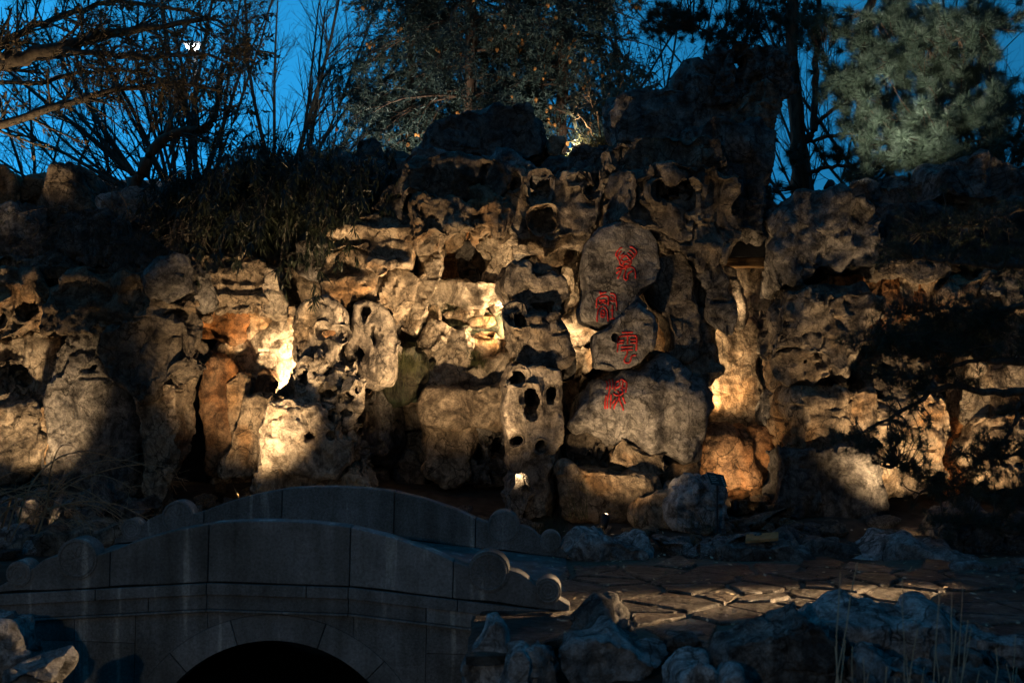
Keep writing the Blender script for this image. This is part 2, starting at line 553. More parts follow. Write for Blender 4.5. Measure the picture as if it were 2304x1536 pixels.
def ground_z(x, y):
    x = np.asarray(x, float); y = np.asarray(y, float)
    z = np.zeros(np.broadcast(x, y).shape)
    z = z + 0.25 * sstep(9.8, 12.2, y)
    right = 0.50 - 0.25 * sstep(6.0, 7.2, y)
    ch = sstep(-3.9, -3.1, x) * (1 - sstep(right - 0.75, right, x)) * (1 - sstep(9.2, 10.0, y))
    z = z - 0.95 * ch
    z = z - 0.14 * (1 - sstep(6.0, 6.6, y)) * sstep(0.2, 0.6, x)
    z = z + (2.75 * sstep(12.95, 13.35, y) + 0.55 * sstep(13.4, 14.6, y)) * (1 - sstep(24, 45, y)) - 0.25 * sstep(24, 45, y)
    p = np.stack([x.ravel() * 1.3, y.ravel() * 1.3, np.zeros(x.size)], 1).astype(np.float32)
    n = fbm(p, 3).reshape(x.shape)
    q = np.stack([x.ravel() * 7, y.ravel() * 7, np.zeros(x.size)], 1).astype(np.float32)
    n2 = fbm(q, 2).reshape(x.shape)
    path = sstep(6.3, 6.6, y) * (1 - sstep(8.9, 9.3, y)) * sstep(0.1, 0.4, x)
    return z + (0.05 * n + 0.018 * n2) * (1 - 0.8 * path) - 0.02 * path

plain_mat('soil', (.055, .045, .034), rough=0.95, var=0.5, scale=9, bump=0.8)
gx = np.sinh(np.linspace(-4.6, 4.6, 201)) * 6.0
gy = np.concatenate([-np.sinh(np.linspace(3.6, 0.4, 14)) * 10, np.linspace(-3, 16, 160), 16 + np.sinh(np.linspace(0.02, 4.4, 50)) * 8])
GXX, GYY = np.meshgrid(gx, gy, indexing='ij')
GZZ = ground_z(GXX, GYY)
gv = np.stack([GXX.ravel(), GYY.ravel(), GZZ.ravel()], 1)
ni, nj = GXX.shape
ia, ja = np.meshgrid(np.arange(ni - 1), np.arange(nj - 1), indexing='ij')
k0 = (ia * nj + ja).ravel()
gf = np.stack([k0, k0 + nj, k0 + nj + 1, k0 + 1], 1)
g = link('ground', mesh_np('ground', gv, gf, MAT['soil']))
tag(g, 'dark bare soil ground of the garden', kind='structure')

def water_mat():
    m = bpy.data.materials.new('pond_water'); nt, bs = nodes_of(m)
    bs.inputs['Base Color'].default_value = (.008, .011, .011, 1)
    bs.inputs['Roughness'].default_value = 0.08
    n = nt.nodes.new('ShaderNodeTexNoise'); n.inputs['Scale'].default_value = 6
    b = nt.nodes.new('ShaderNodeBump'); b.inputs['Strength'].default_value = 0.15; b.inputs['Distance'].default_value = 0.02
    nt.links.new(n.outputs['Fac'], b.inputs['Height']); nt.links.new(b.outputs[0], bs.inputs['Normal'])
    return m
w = MB(); w.add([(-4.2, -3, 0), (0.7, -3, 0), (0.7, 10, 0), (-4.2, 10, 0)], [(0, 1, 2, 3)])
tag(w.build('water', water_mat(), loc=(0, 0, -0.50)), 'still dark water under the bridge', kind='structure')

# ------------------------------------------------------------------ flagstone path
def clip_poly(P, n, d):
    """keep the side n.p <= d"""
    out = []
    for i in range(len(P)):
        a = P[i]; b = P[(i + 1) % len(P)]
        da = n[0] * a[0] + n[1] * a[1] - d; db = n[0] * b[0] + n[1] * b[1] - d
        if da <= 0: out.append(a)
        if (da < 0) != (db < 0):
            t = da / (da - db)
            out.append((a[0] + (b[0] - a[0]) * t, a[1] + (b[1] - a[1]) * t))
    return out

def voronoi_cells(pts, gap, reach):
    cells = []
    for i, p in enumerate(pts):
        P = [(p[0] - reach, p[1] - reach), (p[0] + reach, p[1] - reach), (p[0] + reach, p[1] + reach), (p[0] - reach, p[1] + reach)]
        for j, q in enumerate(pts):
            if i == j or abs(q[0] - p[0]) > 2 * reach or abs(q[1] - p[1]) > 2 * reach: continue
            n = (q[0] - p[0], q[1] - p[1]); l = math.hypot(*n)
            if l < 1e-6: continue
            n = (n[0] / l, n[1] / l)
            d = n[0] * (p[0] + q[0]) / 2 + n[1] * (p[1] + q[1]) / 2 - gap
            P = clip_poly(P, n, d)
            if len(P) < 3: break
        cells.append(P if len(P) >= 3 else None)
    return cells

rock_mat('flagstone', (.11, .095, .078), (.20, .175, .14), (.06, .054, .045), accent=(.17, .12, .075), acc=0.3, bump=0.9, streak=0.2, bright=0.4, rough=0.42)
plain_mat('path_mortar', (.13, .108, .08), rough=0.95, var=0.35, scale=30, bump=0.9)
rp = random.Random(5)
path = empty('path', (0.2, 7.7, 0))
tag(path, 'path of irregular flagstones leading off the bridge', kind='structure')
bed = MB()
bv = []; nbx, nby = 60, 22
for i in range(nbx + 1):
    for j in range(nby + 1):
        x = -0.1 + 7.4 * i / nbx; y = -1.3 + 2.6 * j / nby
        bv.append((x, y + 0.08 * math.sin(x * 2.1) * abs(y), 0.004 + 0.008 * math.sin(x * 7.1 + y * 5) * math.cos(y * 9)))
bf = [(i * (nby + 1) + j, (i + 1) * (nby + 1) + j, (i + 1) * (nby + 1) + j + 1, i * (nby + 1) + j + 1) for i in range(nbx) for j in range(nby)]
bed.add(bv, bf).build('mortar_bed', MAT['path_mortar'], path, smooth=True)
fp = []
for i in range(17):
    for j in range(8):
        fp.append((0.1 + 0.42 * (i + rp.uniform(-.48, .48)) + (j % 2) * 0.2, -1.12 + 0.325 * (j + rp.uniform(-.46, .46))))
for c in voronoi_cells(fp, 0.011, 0.6):
    if not c: continue
    c = np.array(c); ctr = c.mean(0)
    if ctr[1] < -1.28 or ctr[1] > 1.28: continue
    pts = []
    for i in range(len(c)):                      # broken edges
        a, b = c[i], c[(i + 1) % len(c)]
        L = np.linalg.norm(b - a); k = max(1, int(L / 0.07))
        for t in range(k):
            q = a + (b - a) * t / k
            pts.append(q + (ctr - q) / (np.linalg.norm(ctr - q) + 1e-6) * rp.uniform(0, 0.022))
    pts = np.array(pts); n = len(pts)
    hz = rp.uniform(0.018, 0.030); tx, ty = rp.uniform(-.012, .012), rp.uniform(-.015, .015)
    def lift(q, z): return (q[0], q[1], z + (q[0] - ctr[0]) * tx + (q[1] - ctr[1]) * ty)
    inner = pts + (ctr - pts) * 0.07
    v = [lift(q, -0.03) for q in pts] + [lift(q, hz - 0.008) for q in pts] + [lift(q, hz) for q in inner]
    f = [tuple(range(2 * n, 3 * n))]
    for r in (0, n):
        f += [(r + i, r + (i + 1) % n, r + n + (i + 1) % n, r + n + i) for i in range(n)]
    MB().add(v, f).build('flagstone', MAT['flagstone'], path, smooth=False)

# ------------------------------------------------------------------ stone bridge
def granite(name, col, rough=0.85):
    m = bpy.data.materials.new(name); nt, bs = nodes_of(m); N = nt.nodes.new; L = nt.links.new
    tc = N('ShaderNodeTexCoord'); geo = N('ShaderNodeNewGeometry')
    def nz(s, d, vec): 
        n = N('ShaderNodeTexNoise'); n.inputs['Scale'].default_value = s; n.inputs['Detail'].default_value = d; L(vec, n.inputs['Vector']); return n.outputs['Fac']
    def rampf(src, a, b, ca, cb):
        r = N('ShaderNodeValToRGB'); r.color_ramp.elements[0].position = a; r.color_ramp.elements[1].position = b
        r.color_ramp.elements[0].color = ca; r.color_ramp.elements[1].color = cb; L(src, r.inputs[0]); return r.outputs[0]
    def mul(a, b):
        n = N('ShaderNodeMix'); n.data_type = 'RGBA'; n.blend_type = 'MULTIPLY'; n.inputs[0].default_value = 1; L(a, n.inputs[6]); L(b, n.inputs[7]); return n.outputs[2]
    base = rampf(nz(240, 2, tc.outputs['Object']), 0.32, 0.68, tuple(c * 0.62 for c in col) + (1,), tuple(c * 1.3 for c in col) + (1,))
    blot = rampf(nz(3.5, 6, geo.outputs['Position']), 0.35, 0.75, (0.62, 0.62, 0.6, 1), (1.1, 1.1, 1.1, 1))
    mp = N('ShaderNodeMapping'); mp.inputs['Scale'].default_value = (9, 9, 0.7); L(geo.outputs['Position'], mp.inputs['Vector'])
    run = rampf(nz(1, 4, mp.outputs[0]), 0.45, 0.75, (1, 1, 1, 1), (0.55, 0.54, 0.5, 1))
    oi = N('ShaderNodeObjectInfo'); br = N('ShaderNodeMapRange'); br.inputs['To Min'].default_value = 0.72; br.inputs['To Max'].default_value = 1.18
    L(oi.outputs['Random'], br.inputs['Value']); cbn = N('ShaderNodeCombineColor')
    for k in range(3): L(br.outputs[0], cbn.inputs[k])
    light_streaks = rampf(nz(1.0, 5, mp.outputs[0]), 0.33, 0.40, (2.1, 2.05, 1.9, 1), (1, 1, 1, 1))  # pale upright streaks: light falling on the bridge, put into the colour
    spots = rampf(nz(60, 6, geo.outputs['Position']), 0.30, 0.62, (0.68, 0.68, 0.66, 1), (1.08, 1.08, 1.08, 1))
    L(mul(mul(mul(mul(mul(base, blot), run), cbn.outputs[0]), light_streaks), spots), bs.inputs['Base Color'])
    bs.inputs['Roughness'].default_value = rough
    bs.inputs['Specular IOR Level'].default_value = 0.25
    b = N('ShaderNodeBump'); b.inputs['Strength'].default_value = 0.35; b.inputs['Distance'].default_value = 0.004
    L(nz(160, 3, tc.outputs['Object']), b.inputs['Height']); L(b.outputs[0], bs.inputs['Normal'])
    MAT[name] = m
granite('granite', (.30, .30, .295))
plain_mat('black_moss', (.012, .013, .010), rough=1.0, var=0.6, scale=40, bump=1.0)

S = 7.2 / F
def bridge_build():
    root = empty('stone_bridge', tuple(at(632, 1315, 7.2)))
    root.rotation_euler = (0, math.radians(1.35), math.radians(-2.4))
    tag(root, 'small grey granite arch bridge with curved parapets and round drum ends', 'bridge')
    W = 1.91
    top_x = [0, 70, 150, 240, 330, 390, 418]; top_y = [1172, 1173.5, 1180, 1199, 1226, 1251, 1260]
    end_x = [388, 404, 418, 432, 500, 516, 530, 546, 558, 569, 580, 622, 640, 650]
    end_y = [1250, 1256, 1260, 1264, 1266, 1266.5, 1269, 1276, 1286, 1297, 1301, 1325, 1335, 1340]
    def prof(d):
        d = abs(d)
        return np.interp(d, top_x, top_y) if d <= 388 else np.interp(d, end_x, end_y)
    def cor(d):
        return np.interp(abs(d), [0, 160, 646], [1315, 1315, 1356])
    v = lambda py: (1315 - py) * S
    for side, y0 in (('near', 0.0), ('far', W)):
        for a, b in ((-650, -393), (-391, -168), (-166, 154), (156, 387), (389, 650)):
            ds = np.linspace(a, b, max(10, int((b - a) / 9)))
            pts = [(d * S, v(cor(d) - 2)) for d in ds] + [(d * S, v(prof(d))) for d in ds[::-1]]
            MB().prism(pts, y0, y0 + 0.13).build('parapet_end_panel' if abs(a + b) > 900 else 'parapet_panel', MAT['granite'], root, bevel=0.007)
        for sg in (-1, 1):
            for (dx, py, r, spiral) in ((467, 1271, 46, False), (601, 1309, 29, True)):
                cx, cz = sg * dx * S, v(py)
                R = r * S
                d = MB()
                n = 40
                ring = [(cx + R * math.cos(2 * math.pi * k / n), cz + R * math.sin(2 * math.pi * k / n)) for k in range(n)]
                d.prism(ring, y0 - 0.010, y0 + 0.140)
                disc = d.build('drum' if not spiral else 'scroll', MAT['granite'], root, bevel=0.004)
                for yf, sgn in ((y0 - 0.010, -1), (y0 + 0.140, 1)):
                    cv = MB()
                    if spiral:                       # rings of the scroll
                        for rr in (0.82, 0.55, 0.30):
                            cv.tube([(cx + R * rr * math.cos(t), yf, cz + R * rr * math.sin(t)) for t in np.linspace(0, 2 * math.pi, 29)], 0.0042, 6, cap=False)
                    else:                            # flower in a raised rim
                        cv.tube([(cx + R * .86 * math.cos(t), yf, cz + R * .86 * math.sin(t)) for t in np.linspace(0, 2 * math.pi, 41)], 0.006, 6, cap=False)
                        for q in range(6):
                            t0 = q * math.pi / 3 + 0.3
                            pet = []
                            for t in np.linspace(0, 1, 9):
                                rr = R * .70 * math.sin(math.pi * t) ** 0.8 if False else R * .68 * (0.15 + 0.85 * math.sin(math.pi * t))
                                aa = t0 + (t - 0.5) * 0.95
                                pet.append((cx + rr * math.cos(aa), yf, cz + rr * math.sin(aa)))
                            cv.tube(pet, 0.0035, 5)
                    cv.build('carving', MAT['granite'], disc, smooth=True)
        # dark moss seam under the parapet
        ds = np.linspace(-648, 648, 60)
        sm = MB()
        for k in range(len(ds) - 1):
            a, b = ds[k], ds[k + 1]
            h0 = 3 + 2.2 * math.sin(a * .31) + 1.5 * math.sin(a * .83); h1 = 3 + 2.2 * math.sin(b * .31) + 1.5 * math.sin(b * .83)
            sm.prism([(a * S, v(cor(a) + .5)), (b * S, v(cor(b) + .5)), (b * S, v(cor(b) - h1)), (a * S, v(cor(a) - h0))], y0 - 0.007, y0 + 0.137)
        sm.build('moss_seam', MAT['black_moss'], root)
    # string courses
    full = W + 0.13
    for (t0, t1, out, js) in ((0, 25, 0.030, (-646, -420, -166.5, 60, 154.5, 400, 646)), (26, 58, 0.012, (-646, -300, -166.5, 154.5, 330, 646)), (59, 64, 0.028, (-646, -166.5, 154.5, 646))):
        for a, b in zip(js[:-1], js[1:]):
            ds = np.linspace(a + 0.8, b - 0.8, 8)
            ds = np.unique(np.concatenate([ds, [d for d in (-160, 160) if a < d < b]]))
            pts = [(d * S, v(cor(d) + t1)) for d in ds] + [(d * S, v(cor(d) + t0)) for d in ds[::-1]]
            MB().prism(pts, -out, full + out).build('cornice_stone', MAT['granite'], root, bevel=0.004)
    # arch ring
    CX, CY, RI, RO = -7, 1742, 301, 359
    def arc(r, a0, a1, n=8):
        return [((CX + r * math.sin(t)) * S, v(CY - r * math.cos(t))) for t in np.linspace(a0, a1, n)]
    an = [math.radians(a) for a in (-66, -42.5, -17.2, 18.0, 43, 66)]
    for a, b in zip(an[:-1], an[1:]):
        g_ = 0.0028
        pts = arc(RI, a + g_, b - g_, 10) + arc(RO, b - g_, a + g_, 10)
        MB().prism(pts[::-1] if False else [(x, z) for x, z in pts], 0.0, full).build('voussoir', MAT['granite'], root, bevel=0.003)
    # spandrel stones
    def ext(d):
        q = RO * RO - (d - CX) ** 2
        return CY - math.sqrt(q) if q > 0 else 1700
    for sg in (-1, 1):
        for (a, b, t, bt) in ((20, 165, None, None), (166.5, 330, None, None), (331.5, 470, None, 1457), (331.5, 470, 1458.5, 1640), (471.5, 640, None, 1457), (471.5, 640, 1458.5, 1640)):
            ds = np.linspace(a, b, 12)
            up = [(sg * d * S, v((cor(d) + 65) if t is None else t)) for d in ds]
            lo = []
            for d in ds:
                y = min(ext(sg * d) - 1.0, 1640) if bt is None else min(bt, ext(sg * d) - 1.0)
                y = max(y, (cor(d) + 65.5) if t is None else t + .5)
                lo.append((sg * d * S, v(y)))
            if max(abs(u[1] - l[1]) for u, l in zip(up, lo)) < 0.01: continue
            pts = lo + up[::-1]
            if sg < 0: pts = pts[::-1]
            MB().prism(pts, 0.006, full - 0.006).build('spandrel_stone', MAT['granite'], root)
    dk = MB()
    ds = np.linspace(-646, 646, 24)
    for a, b in zip(ds[:-1], ds[1:]):
        dk.prism([(a * S, v(cor(a) + 20)), (b * S, v(cor(b) + 20)), (b * S, v(cor(b) - 2)), (a * S, v(cor(a) - 2))], 0.131, W - 0.001)
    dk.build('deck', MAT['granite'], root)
    return root
bridge_build()

# ------------------------------------------------------------------ the rockery's own rocks, traced one by one
ROCK_OBJ = {}
def px_poly(poly, Y, T, k=0.4):
    P = np.array([at(a, b, Y + k * T) for a, b in poly])[:, [0, 2]]
    return P

def rock(key, name, mat, Y, T, poly, label, cat='rock', group='stacked rocks of the rockery', holes=(), **kw):
    P = px_poly(poly, Y, T)
    org = np.array([(P[:, 0].min() + P[:, 0].max()) / 2, P[:, 1].min()])
    Pl = P - org
    hl = []
    for hh in holes:
        c = at(hh[0], hh[1], Y)
        s = Y / F
        hl.append((c[0] - org[0], c[2] - org[1], hh[2] * s, (hh[3] if len(hh) > 3 else hh[2]) * s))
    V, Q = rock_mesh(Pl, T, seed=sum(ord(c) * (i + 3) for i, c in enumerate(key)) % 9973, holes=hl, **{**dict(grow=.012 if key.startswith(('pillar', 'strip')) else .045 if group == 'stacked rocks of the rockery' else .02, cull=(group == 'stacked rocks of the rockery' and not key.startswith(('crest', 'peak', 'pillar', 'cap')))), **kw})
    o = link(name, mesh_np(name, V, Q, MAT[mat], sharp=38), loc=(org[0], Y, org[1]))
    tag(o, label, cat, group)
    ROCK_OBJ[key] = o
    return o
G, TN, PL, RU, DK, BL, WM = 'grey_limestone', 'tan_limestone', 'pale_limestone', 'rusty_limestone', 'dark_limestone', 'blue_grey_stone', 'wet_mossy_stone'
R = rock
# crest
R('crest_mound', 'boulder', DK, 11.7, 1.0, [(928,356),(955,320),(1015,277),(1045,252),(1101,257),(1175,253),(1195,277),(1225,307),(1231,333),(1215,356),(1135,366),(1035,364)], 'dark humped boulder on the crest in front of the cone-bearing conifer', warp=.06, scd=0.075)
R('crest_chip', 'rock', PL, 12.0, .3, [(1228,335),(1241,313),(1261,320),(1253,352),(1235,352)], 'small pale lit stone wedged beside the dark crest boulder', h=.021, warp=.02, scd=0.025)
R('crest_pad', 'rock', G, 11.9, .5, [(1085,372),(1100,345),(1140,330),(1190,340),(1225,362),(1190,380),(1120,382)], 'low rounded stone at the foot of the dark crest boulder')
R('cap_left', 'rock', BL, 11.6, .7, [(688,362),(720,348),(780,350),(840,368),(885,388),(845,404),(760,402),(700,388)], 'bluish flat stone capping the rockery beside the hanging bamboo')
R('cap_mid', 'rock', BL, 11.4, .9, [(850,412),(890,382),(930,362),(1000,352),(1100,366),(1170,380),(1235,392),(1180,412),(1050,402),(940,412)], 'long flat bluish cap stone below the dark crest boulder', strat=.04)
R('cap_gap', 'rock', DK, 11.5, .7, [(1225,392),(1260,357),(1330,340),(1368,335),(1372,362),(1345,396),(1280,404)], 'wedge-shaped dark cap stone sloping up to the peak', strat=.03)
R('cap_roll', 'rock', G, 11.2, .8, [(1355,384),(1358,348),(1400,332),(1500,321),(1560,318),(1610,330),(1622,384),(1560,390),(1440,388),(1390,398)], 'long rolled ledge stone lying over the inscribed pillar', warp=.035)
# brow below the cap stones
R('brow_left', 'boulder', G, 11.15, 1.0, [(845,490),(865,425),(915,388),(1000,372),(1060,385),(1120,378),(1155,400),(1155,445),(1100,466),(1040,460),(965,458),(935,500),(870,500)], 'broad weathered brow rock over the waterfall niche', nholes=5, tilt=-.12, sc=.3, scd=0.088)
R('brow_right', 'boulder', G, 11.25, .9, [(1125,450),(1155,392),(1200,395),(1240,397),(1290,402),(1345,412),(1348,485),(1325,535),(1235,565),(1155,556),(1118,505)], 'pitted brown brow rock between the niche and the inscribed pillar', nholes=6, tilt=-.1, scd=0.088)
R('niche_arch', 'rock', TN, 10.95, .9, [(930,540),(938,475),(958,455),(1000,472),(1060,460),(1112,456),(1134,490),(1125,525),(1100,508),(1070,528),(1045,510),(1010,518),(985,545),(945,555)], 'folded tan rock arching over the lit waterfall niche', sc=.2, scd=0.112, h=.021, tilt=-.2)
# peak
R('peak_block', 'boulder', DK, 11.6, .8, [(1380,325),(1377,262),(1390,225),(1440,212),(1500,207),(1548,215),(1555,270),(1548,322),(1480,330)], 'square dark block left of the peak stones', scd=0.063, flute=.03)
R('peak_head', 'rock', DK, 11.6, .7, [(1590,200),(1592,150),(1619,113),(1649,115),(1663,123),(1696,113),(1736,110),(1755,123),(1764,147),(1752,162),(1770,173),(1774,200),(1763,217),(1736,213),(1703,202),(1676,212),(1656,230),(1605,222)], 'topmost holed stone crowning the peak of the rockery', holes=[(1679,143,17,13),(1722,186,20,7)], h=.021, sc=.2, scd=0.088)
R('peak_left', 'rock', DK, 11.65, .7, [(1518,225),(1528,165),(1560,145),(1602,150),(1612,215),(1645,250),(1640,295),(1600,298),(1540,296)], 'knobbly dark stone under the left side of the peak stone', nholes=4, scd=0.088)
R('peak_neck', 'rock', G, 11.55, .6, [(1655,222),(1700,205),(1738,210),(1745,240),(1738,272),(1738,318),(1690,300),(1648,295),(1642,245)], 'stepped stone carrying the right side of the peak stone', sc=.18, scd=0.075)
R('peak_cape', 'boulder', DK, 11.35, .9, [(1530,325),(1556,292),(1616,276),(1676,284),(1710,307),(1735,327),(1736,353),(1728,400),(1715,470),(1708,535),(1640,540),(1625,420),(1590,350),(1545,338)], 'tall fluted dark rock hanging like a cape under the peak', flute=.09, sc=.22)
R('overhang', 'boulder', G, 10.75, 1.1, [(1388,500),(1392,440),(1405,397),(1440,382),(1520,386),(1590,395),(1645,402),(1652,430),(1632,462),(1640,540),(1634,590),(1606,606),(1592,566),(1562,600),(1512,574),(1450,534),(1418,512)], 'big overhanging grey block above the red inscription', flute=.06, sc=.3, scd=0.100, holes=[(1520,440,26,18)], tilt=.05)
# inscribed stones
R('inscr_top', 'inscribed_stone', 'grey_slab', 10.84, .5, [(1308,722),(1302,705),(1312,670),(1318,630),(1314,590),(1322,550),(1350,514),(1378,504),(1400,498),(1450,508),(1482,545),(1492,612),(1472,640),(1430,660),(1452,690),(1440,712),(1395,736),(1345,738)], 'grey slab with two red carved characters', 'inscribed stone', group=None, scd=0.022, warp=.03, rnd=.04, fine=.007, flute=.012)
R('inscr_mid', 'inscribed_stone', 'grey_slab', 10.70, .55, [(1338,752),(1368,742),(1390,715),(1431,694),(1461,709),(1470,739),(1463,775),(1435,812),(1411,827),(1378,831),(1338,824),(1335,779)], 'blocky grey stone with one red carved character on the boulder', 'inscribed stone', group=None, scd=0.022, warp=.03, rnd=.04, fine=.006, flute=.012, holes=[(1388,757,5,6)])
R('inscr_low', 'inscribed_boulder', 'grey_slab', 10.72, 1.0, [(1275,960),(1300,890),(1330,860),(1400,835),(1470,820),(1530,825),(1580,850),(1605,890),(1610,920),(1592,965),(1565,1000),(1562,1040),(1530,1052),(1480,1042),(1440,1022),(1380,1008),(1330,998),(1290,982)], 'big rounded boulder with one red carved character low on the wall', 'inscribed boulder', group=None, scd=0.031, warp=.05, rnd=.30, fine=.010, tilt=.10)
R('slab_right', 'rock', G, 10.95, .55, [(1482,585),(1530,572),(1562,600),(1578,700),(1575,775),(1545,800),(1510,795),(1495,720),(1475,660),(1465,620)], 'cracked upright tan slab right of the inscribed stones', flute=.03, scd=0.038)
R('wedge_right', 'rock', DK, 11.0, .5, [(1562,600),(1592,606),(1618,640),(1626,700),(1612,735),(1590,722),(1578,680)], 'hanging dark stone below the overhanging block', scd=0.063)
R('shelf_right', 'rock', G, 11.0, .5, [(1470,800),(1510,785),(1560,770),(1595,790),(1602,850),(1575,856),(1530,830),(1480,826)], 'angular stone seated on top of the inscribed boulder', scd=0.063, sc=.16)
R('neck_right', 'rock', G, 11.15, .5, [(1545,700),(1580,690),(1590,760),(1585,810),(1560,830),(1542,780)], 'narrow dark stone between the tan slab and the lit recess')
R('under_ledge', 'rock', TN, 10.75, .6, [(1390,989),(1443,1001),(1491,1020),(1512,1049),(1498,1075),(1452,1062),(1414,1056),(1373,1042),(1383,1011)], 'ragged tan ledge stone under the inscribed boulder', sc=.16, scd=0.063)
R('under_left', 'rock', G, 10.95, .5, [(1270,990),(1330,998),(1385,1010),(1380,1045),(1330,1055),(1270,1048)], 'shadowed filler stone under the left of the inscribed boulder', nholes=3)
R('under_right', 'rock', TN, 10.9, .5, [(1490,1045),(1530,1050),(1565,1040),(1560,1085),(1520,1100),(1480,1095),(1470,1070)], 'filler stone under the right of the inscribed boulder', nholes=2)
R('base_block', 'boulder', TN, 10.55, .9, [(1268,1050),(1337,1054),(1409,1059),(1467,1073),(1478,1093),(1455,1110),(1420,1165),(1380,1180),(1298,1165),(1269,1140),(1264,1078)], 'broad lit base block behind the ground spotlight', warp=.05)
R('base_chip', 'rock', TN, 10.35, .45, [(1438,1119),(1481,1107),(1520,1112),(1530,1141),(1512,1185),(1438,1185),(1419,1152)], 'small cut-looking lit block beside the ground spotlight', warp=.03, scd=0.031)
R('base_dark', 'boulder', BL, 10.2, .7, [(1505,1120),(1530,1092),(1560,1080),(1605,1095),(1618,1140),(1605,1185),(1540,1190),(1510,1175)], 'blue-grey boulder behind the little sign')
# pillar between niche and inscription
R('pillar_top', 'rock', G, 10.95, .6, [(1140,602),(1190,592),(1250,598),(1270,640),(1277,680),(1264,708),(1240,716),(1200,705),(1150,705),(1132,650)], 'rounded grey stone near the head of the holed pillar', nholes=3)
R('pillar_mid', 'rock', G, 10.8, .7, [(1130,770),(1123,718),(1140,697),(1170,690),(1210,698),(1250,712),(1272,750),(1284,790),(1262,806),(1220,816),(1190,822),(1150,808),(1136,785)], 'furrowed boulder stacked mid-way on the holed pillar', scd=0.075, nholes=2)
R('pillar_fin', 'rock', DK, 10.95, .35, [(1250,722),(1262,735),(1286,812),(1284,845),(1262,855),(1252,800)], 'sharp dark fin of rock on the side of the pillar', scd=0.038, warp=.03)
R('pillar_low', 'rock_pillar', G, 10.6, .7, [(1140,860),(1145,822),(1170,815),(1220,812),(1250,828),(1263,880),(1267,960),(1257,1040),(1242,1070),(1247,1100),(1235,1160),(1180,1165),(1172,1080),(1142,1040),(1138,940)], 'tall grey limestone pillar pierced by several eroded holes', 'rock pillar', holes=[(1196,912,10,24),(1160,846,11,7),(1243,886,6,12),(1156,992,10,8),(1214,1006,6,8)], scd=0.038, warp=.035, h=.021)
R('pillar_toe', 'rock', DK, 10.35, .5, [(1130,1100),(1150,1075),(1178,1062),(1200,1080),(1205,1130),(1180,1170),(1140,1170)], 'leaning stone at the toe of the holed pillar')
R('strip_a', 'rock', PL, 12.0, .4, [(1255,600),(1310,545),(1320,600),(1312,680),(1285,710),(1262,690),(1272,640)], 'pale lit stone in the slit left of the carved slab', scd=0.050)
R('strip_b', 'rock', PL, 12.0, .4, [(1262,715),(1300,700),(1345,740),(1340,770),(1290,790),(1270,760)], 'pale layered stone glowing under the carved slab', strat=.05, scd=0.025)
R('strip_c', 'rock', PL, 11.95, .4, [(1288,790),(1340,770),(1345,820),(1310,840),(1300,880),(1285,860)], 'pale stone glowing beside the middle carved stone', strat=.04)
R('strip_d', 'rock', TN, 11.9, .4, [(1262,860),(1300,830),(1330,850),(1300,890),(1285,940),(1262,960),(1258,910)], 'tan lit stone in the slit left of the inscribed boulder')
# waterfall niche
R('niche_back', 'rock', RU, 12.05, .4, [(968,645),(980,560),(995,535),(1042,535),(1046,640),(1010,648)], 'golden brown upright slab at the back of the niche', scd=0.038, flute=.03)
R('niche_knob', 'rock', PL, 11.9, .3, [(1008,545),(1012,525),(1028,518),(1040,530),(1038,555),(1015,560)], 'small pale knob lit at the top of the niche', h=.021, warp=.02, scd=0.025)
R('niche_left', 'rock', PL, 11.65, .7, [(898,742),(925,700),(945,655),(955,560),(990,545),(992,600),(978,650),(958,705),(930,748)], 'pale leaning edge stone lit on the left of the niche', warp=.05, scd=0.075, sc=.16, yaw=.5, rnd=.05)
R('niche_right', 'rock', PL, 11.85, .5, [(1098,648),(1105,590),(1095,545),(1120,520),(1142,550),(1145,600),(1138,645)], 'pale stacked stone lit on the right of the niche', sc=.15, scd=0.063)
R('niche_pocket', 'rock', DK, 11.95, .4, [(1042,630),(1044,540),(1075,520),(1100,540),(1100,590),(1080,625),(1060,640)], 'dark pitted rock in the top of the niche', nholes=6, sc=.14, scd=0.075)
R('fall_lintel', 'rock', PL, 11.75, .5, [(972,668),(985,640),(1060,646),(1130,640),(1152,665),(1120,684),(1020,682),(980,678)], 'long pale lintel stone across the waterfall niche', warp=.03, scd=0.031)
for k, pl in enumerate([[(978,682),(1005,680),(1010,693),(985,695)], [(998,705),(1040,694),(1062,708),(1050,722),(1005,716)], [(1052,700),(1090,688),(1104,702),(1080,712),(1056,712)], [(1108,684),(1146,680),(1148,702),(1118,704)], [(1058,722),(1105,716),(1118,726),(1080,732)], [(965,700),(978,690),(982,720),(966,728)]]):
    R('fall_bit%d' % k, 'rock', (PL, PL, TN, PL, TN, TN)[k], 11.9, .25, pl, 'small lit stone set in dark moss under the niche lintel', group='small stones under the niche lintel', h=.018, warp=.015, scd=0.019, sc=.12)
R('fall_big', 'boulder', PL, 11.7, .5, [(945,872),(948,745),(970,730),(1050,735),(1065,770),(1056,812),(1020,850),(990,868)], 'large pale pockmarked boulder in the waterfall niche', holes=[(963,806,9,14)], sc=.12, scd=0.050, h=.021)
R('fall_gold', 'rock', TN, 11.8, .35, [(1080,745),(1110,738),(1122,760),(1110,795),(1095,805),(1082,780)], 'upright tan stone in the waterfall niche beside hanging moss', h=.021)
R('fall_side', 'rock', TN, 11.85, .35, [(1108,790),(1120,765),(1138,775),(1142,800),(1118,808)], 'small tan stone tucked behind the pillar in the niche', h=.021)
R('fall_step', 'rock', PL, 11.6, .5, [(1028,872),(1035,838),(1090,828),(1145,800),(1150,872)], 'smooth pale step stone at the foot of the waterfall niche', scd=0.019, warp=.025)
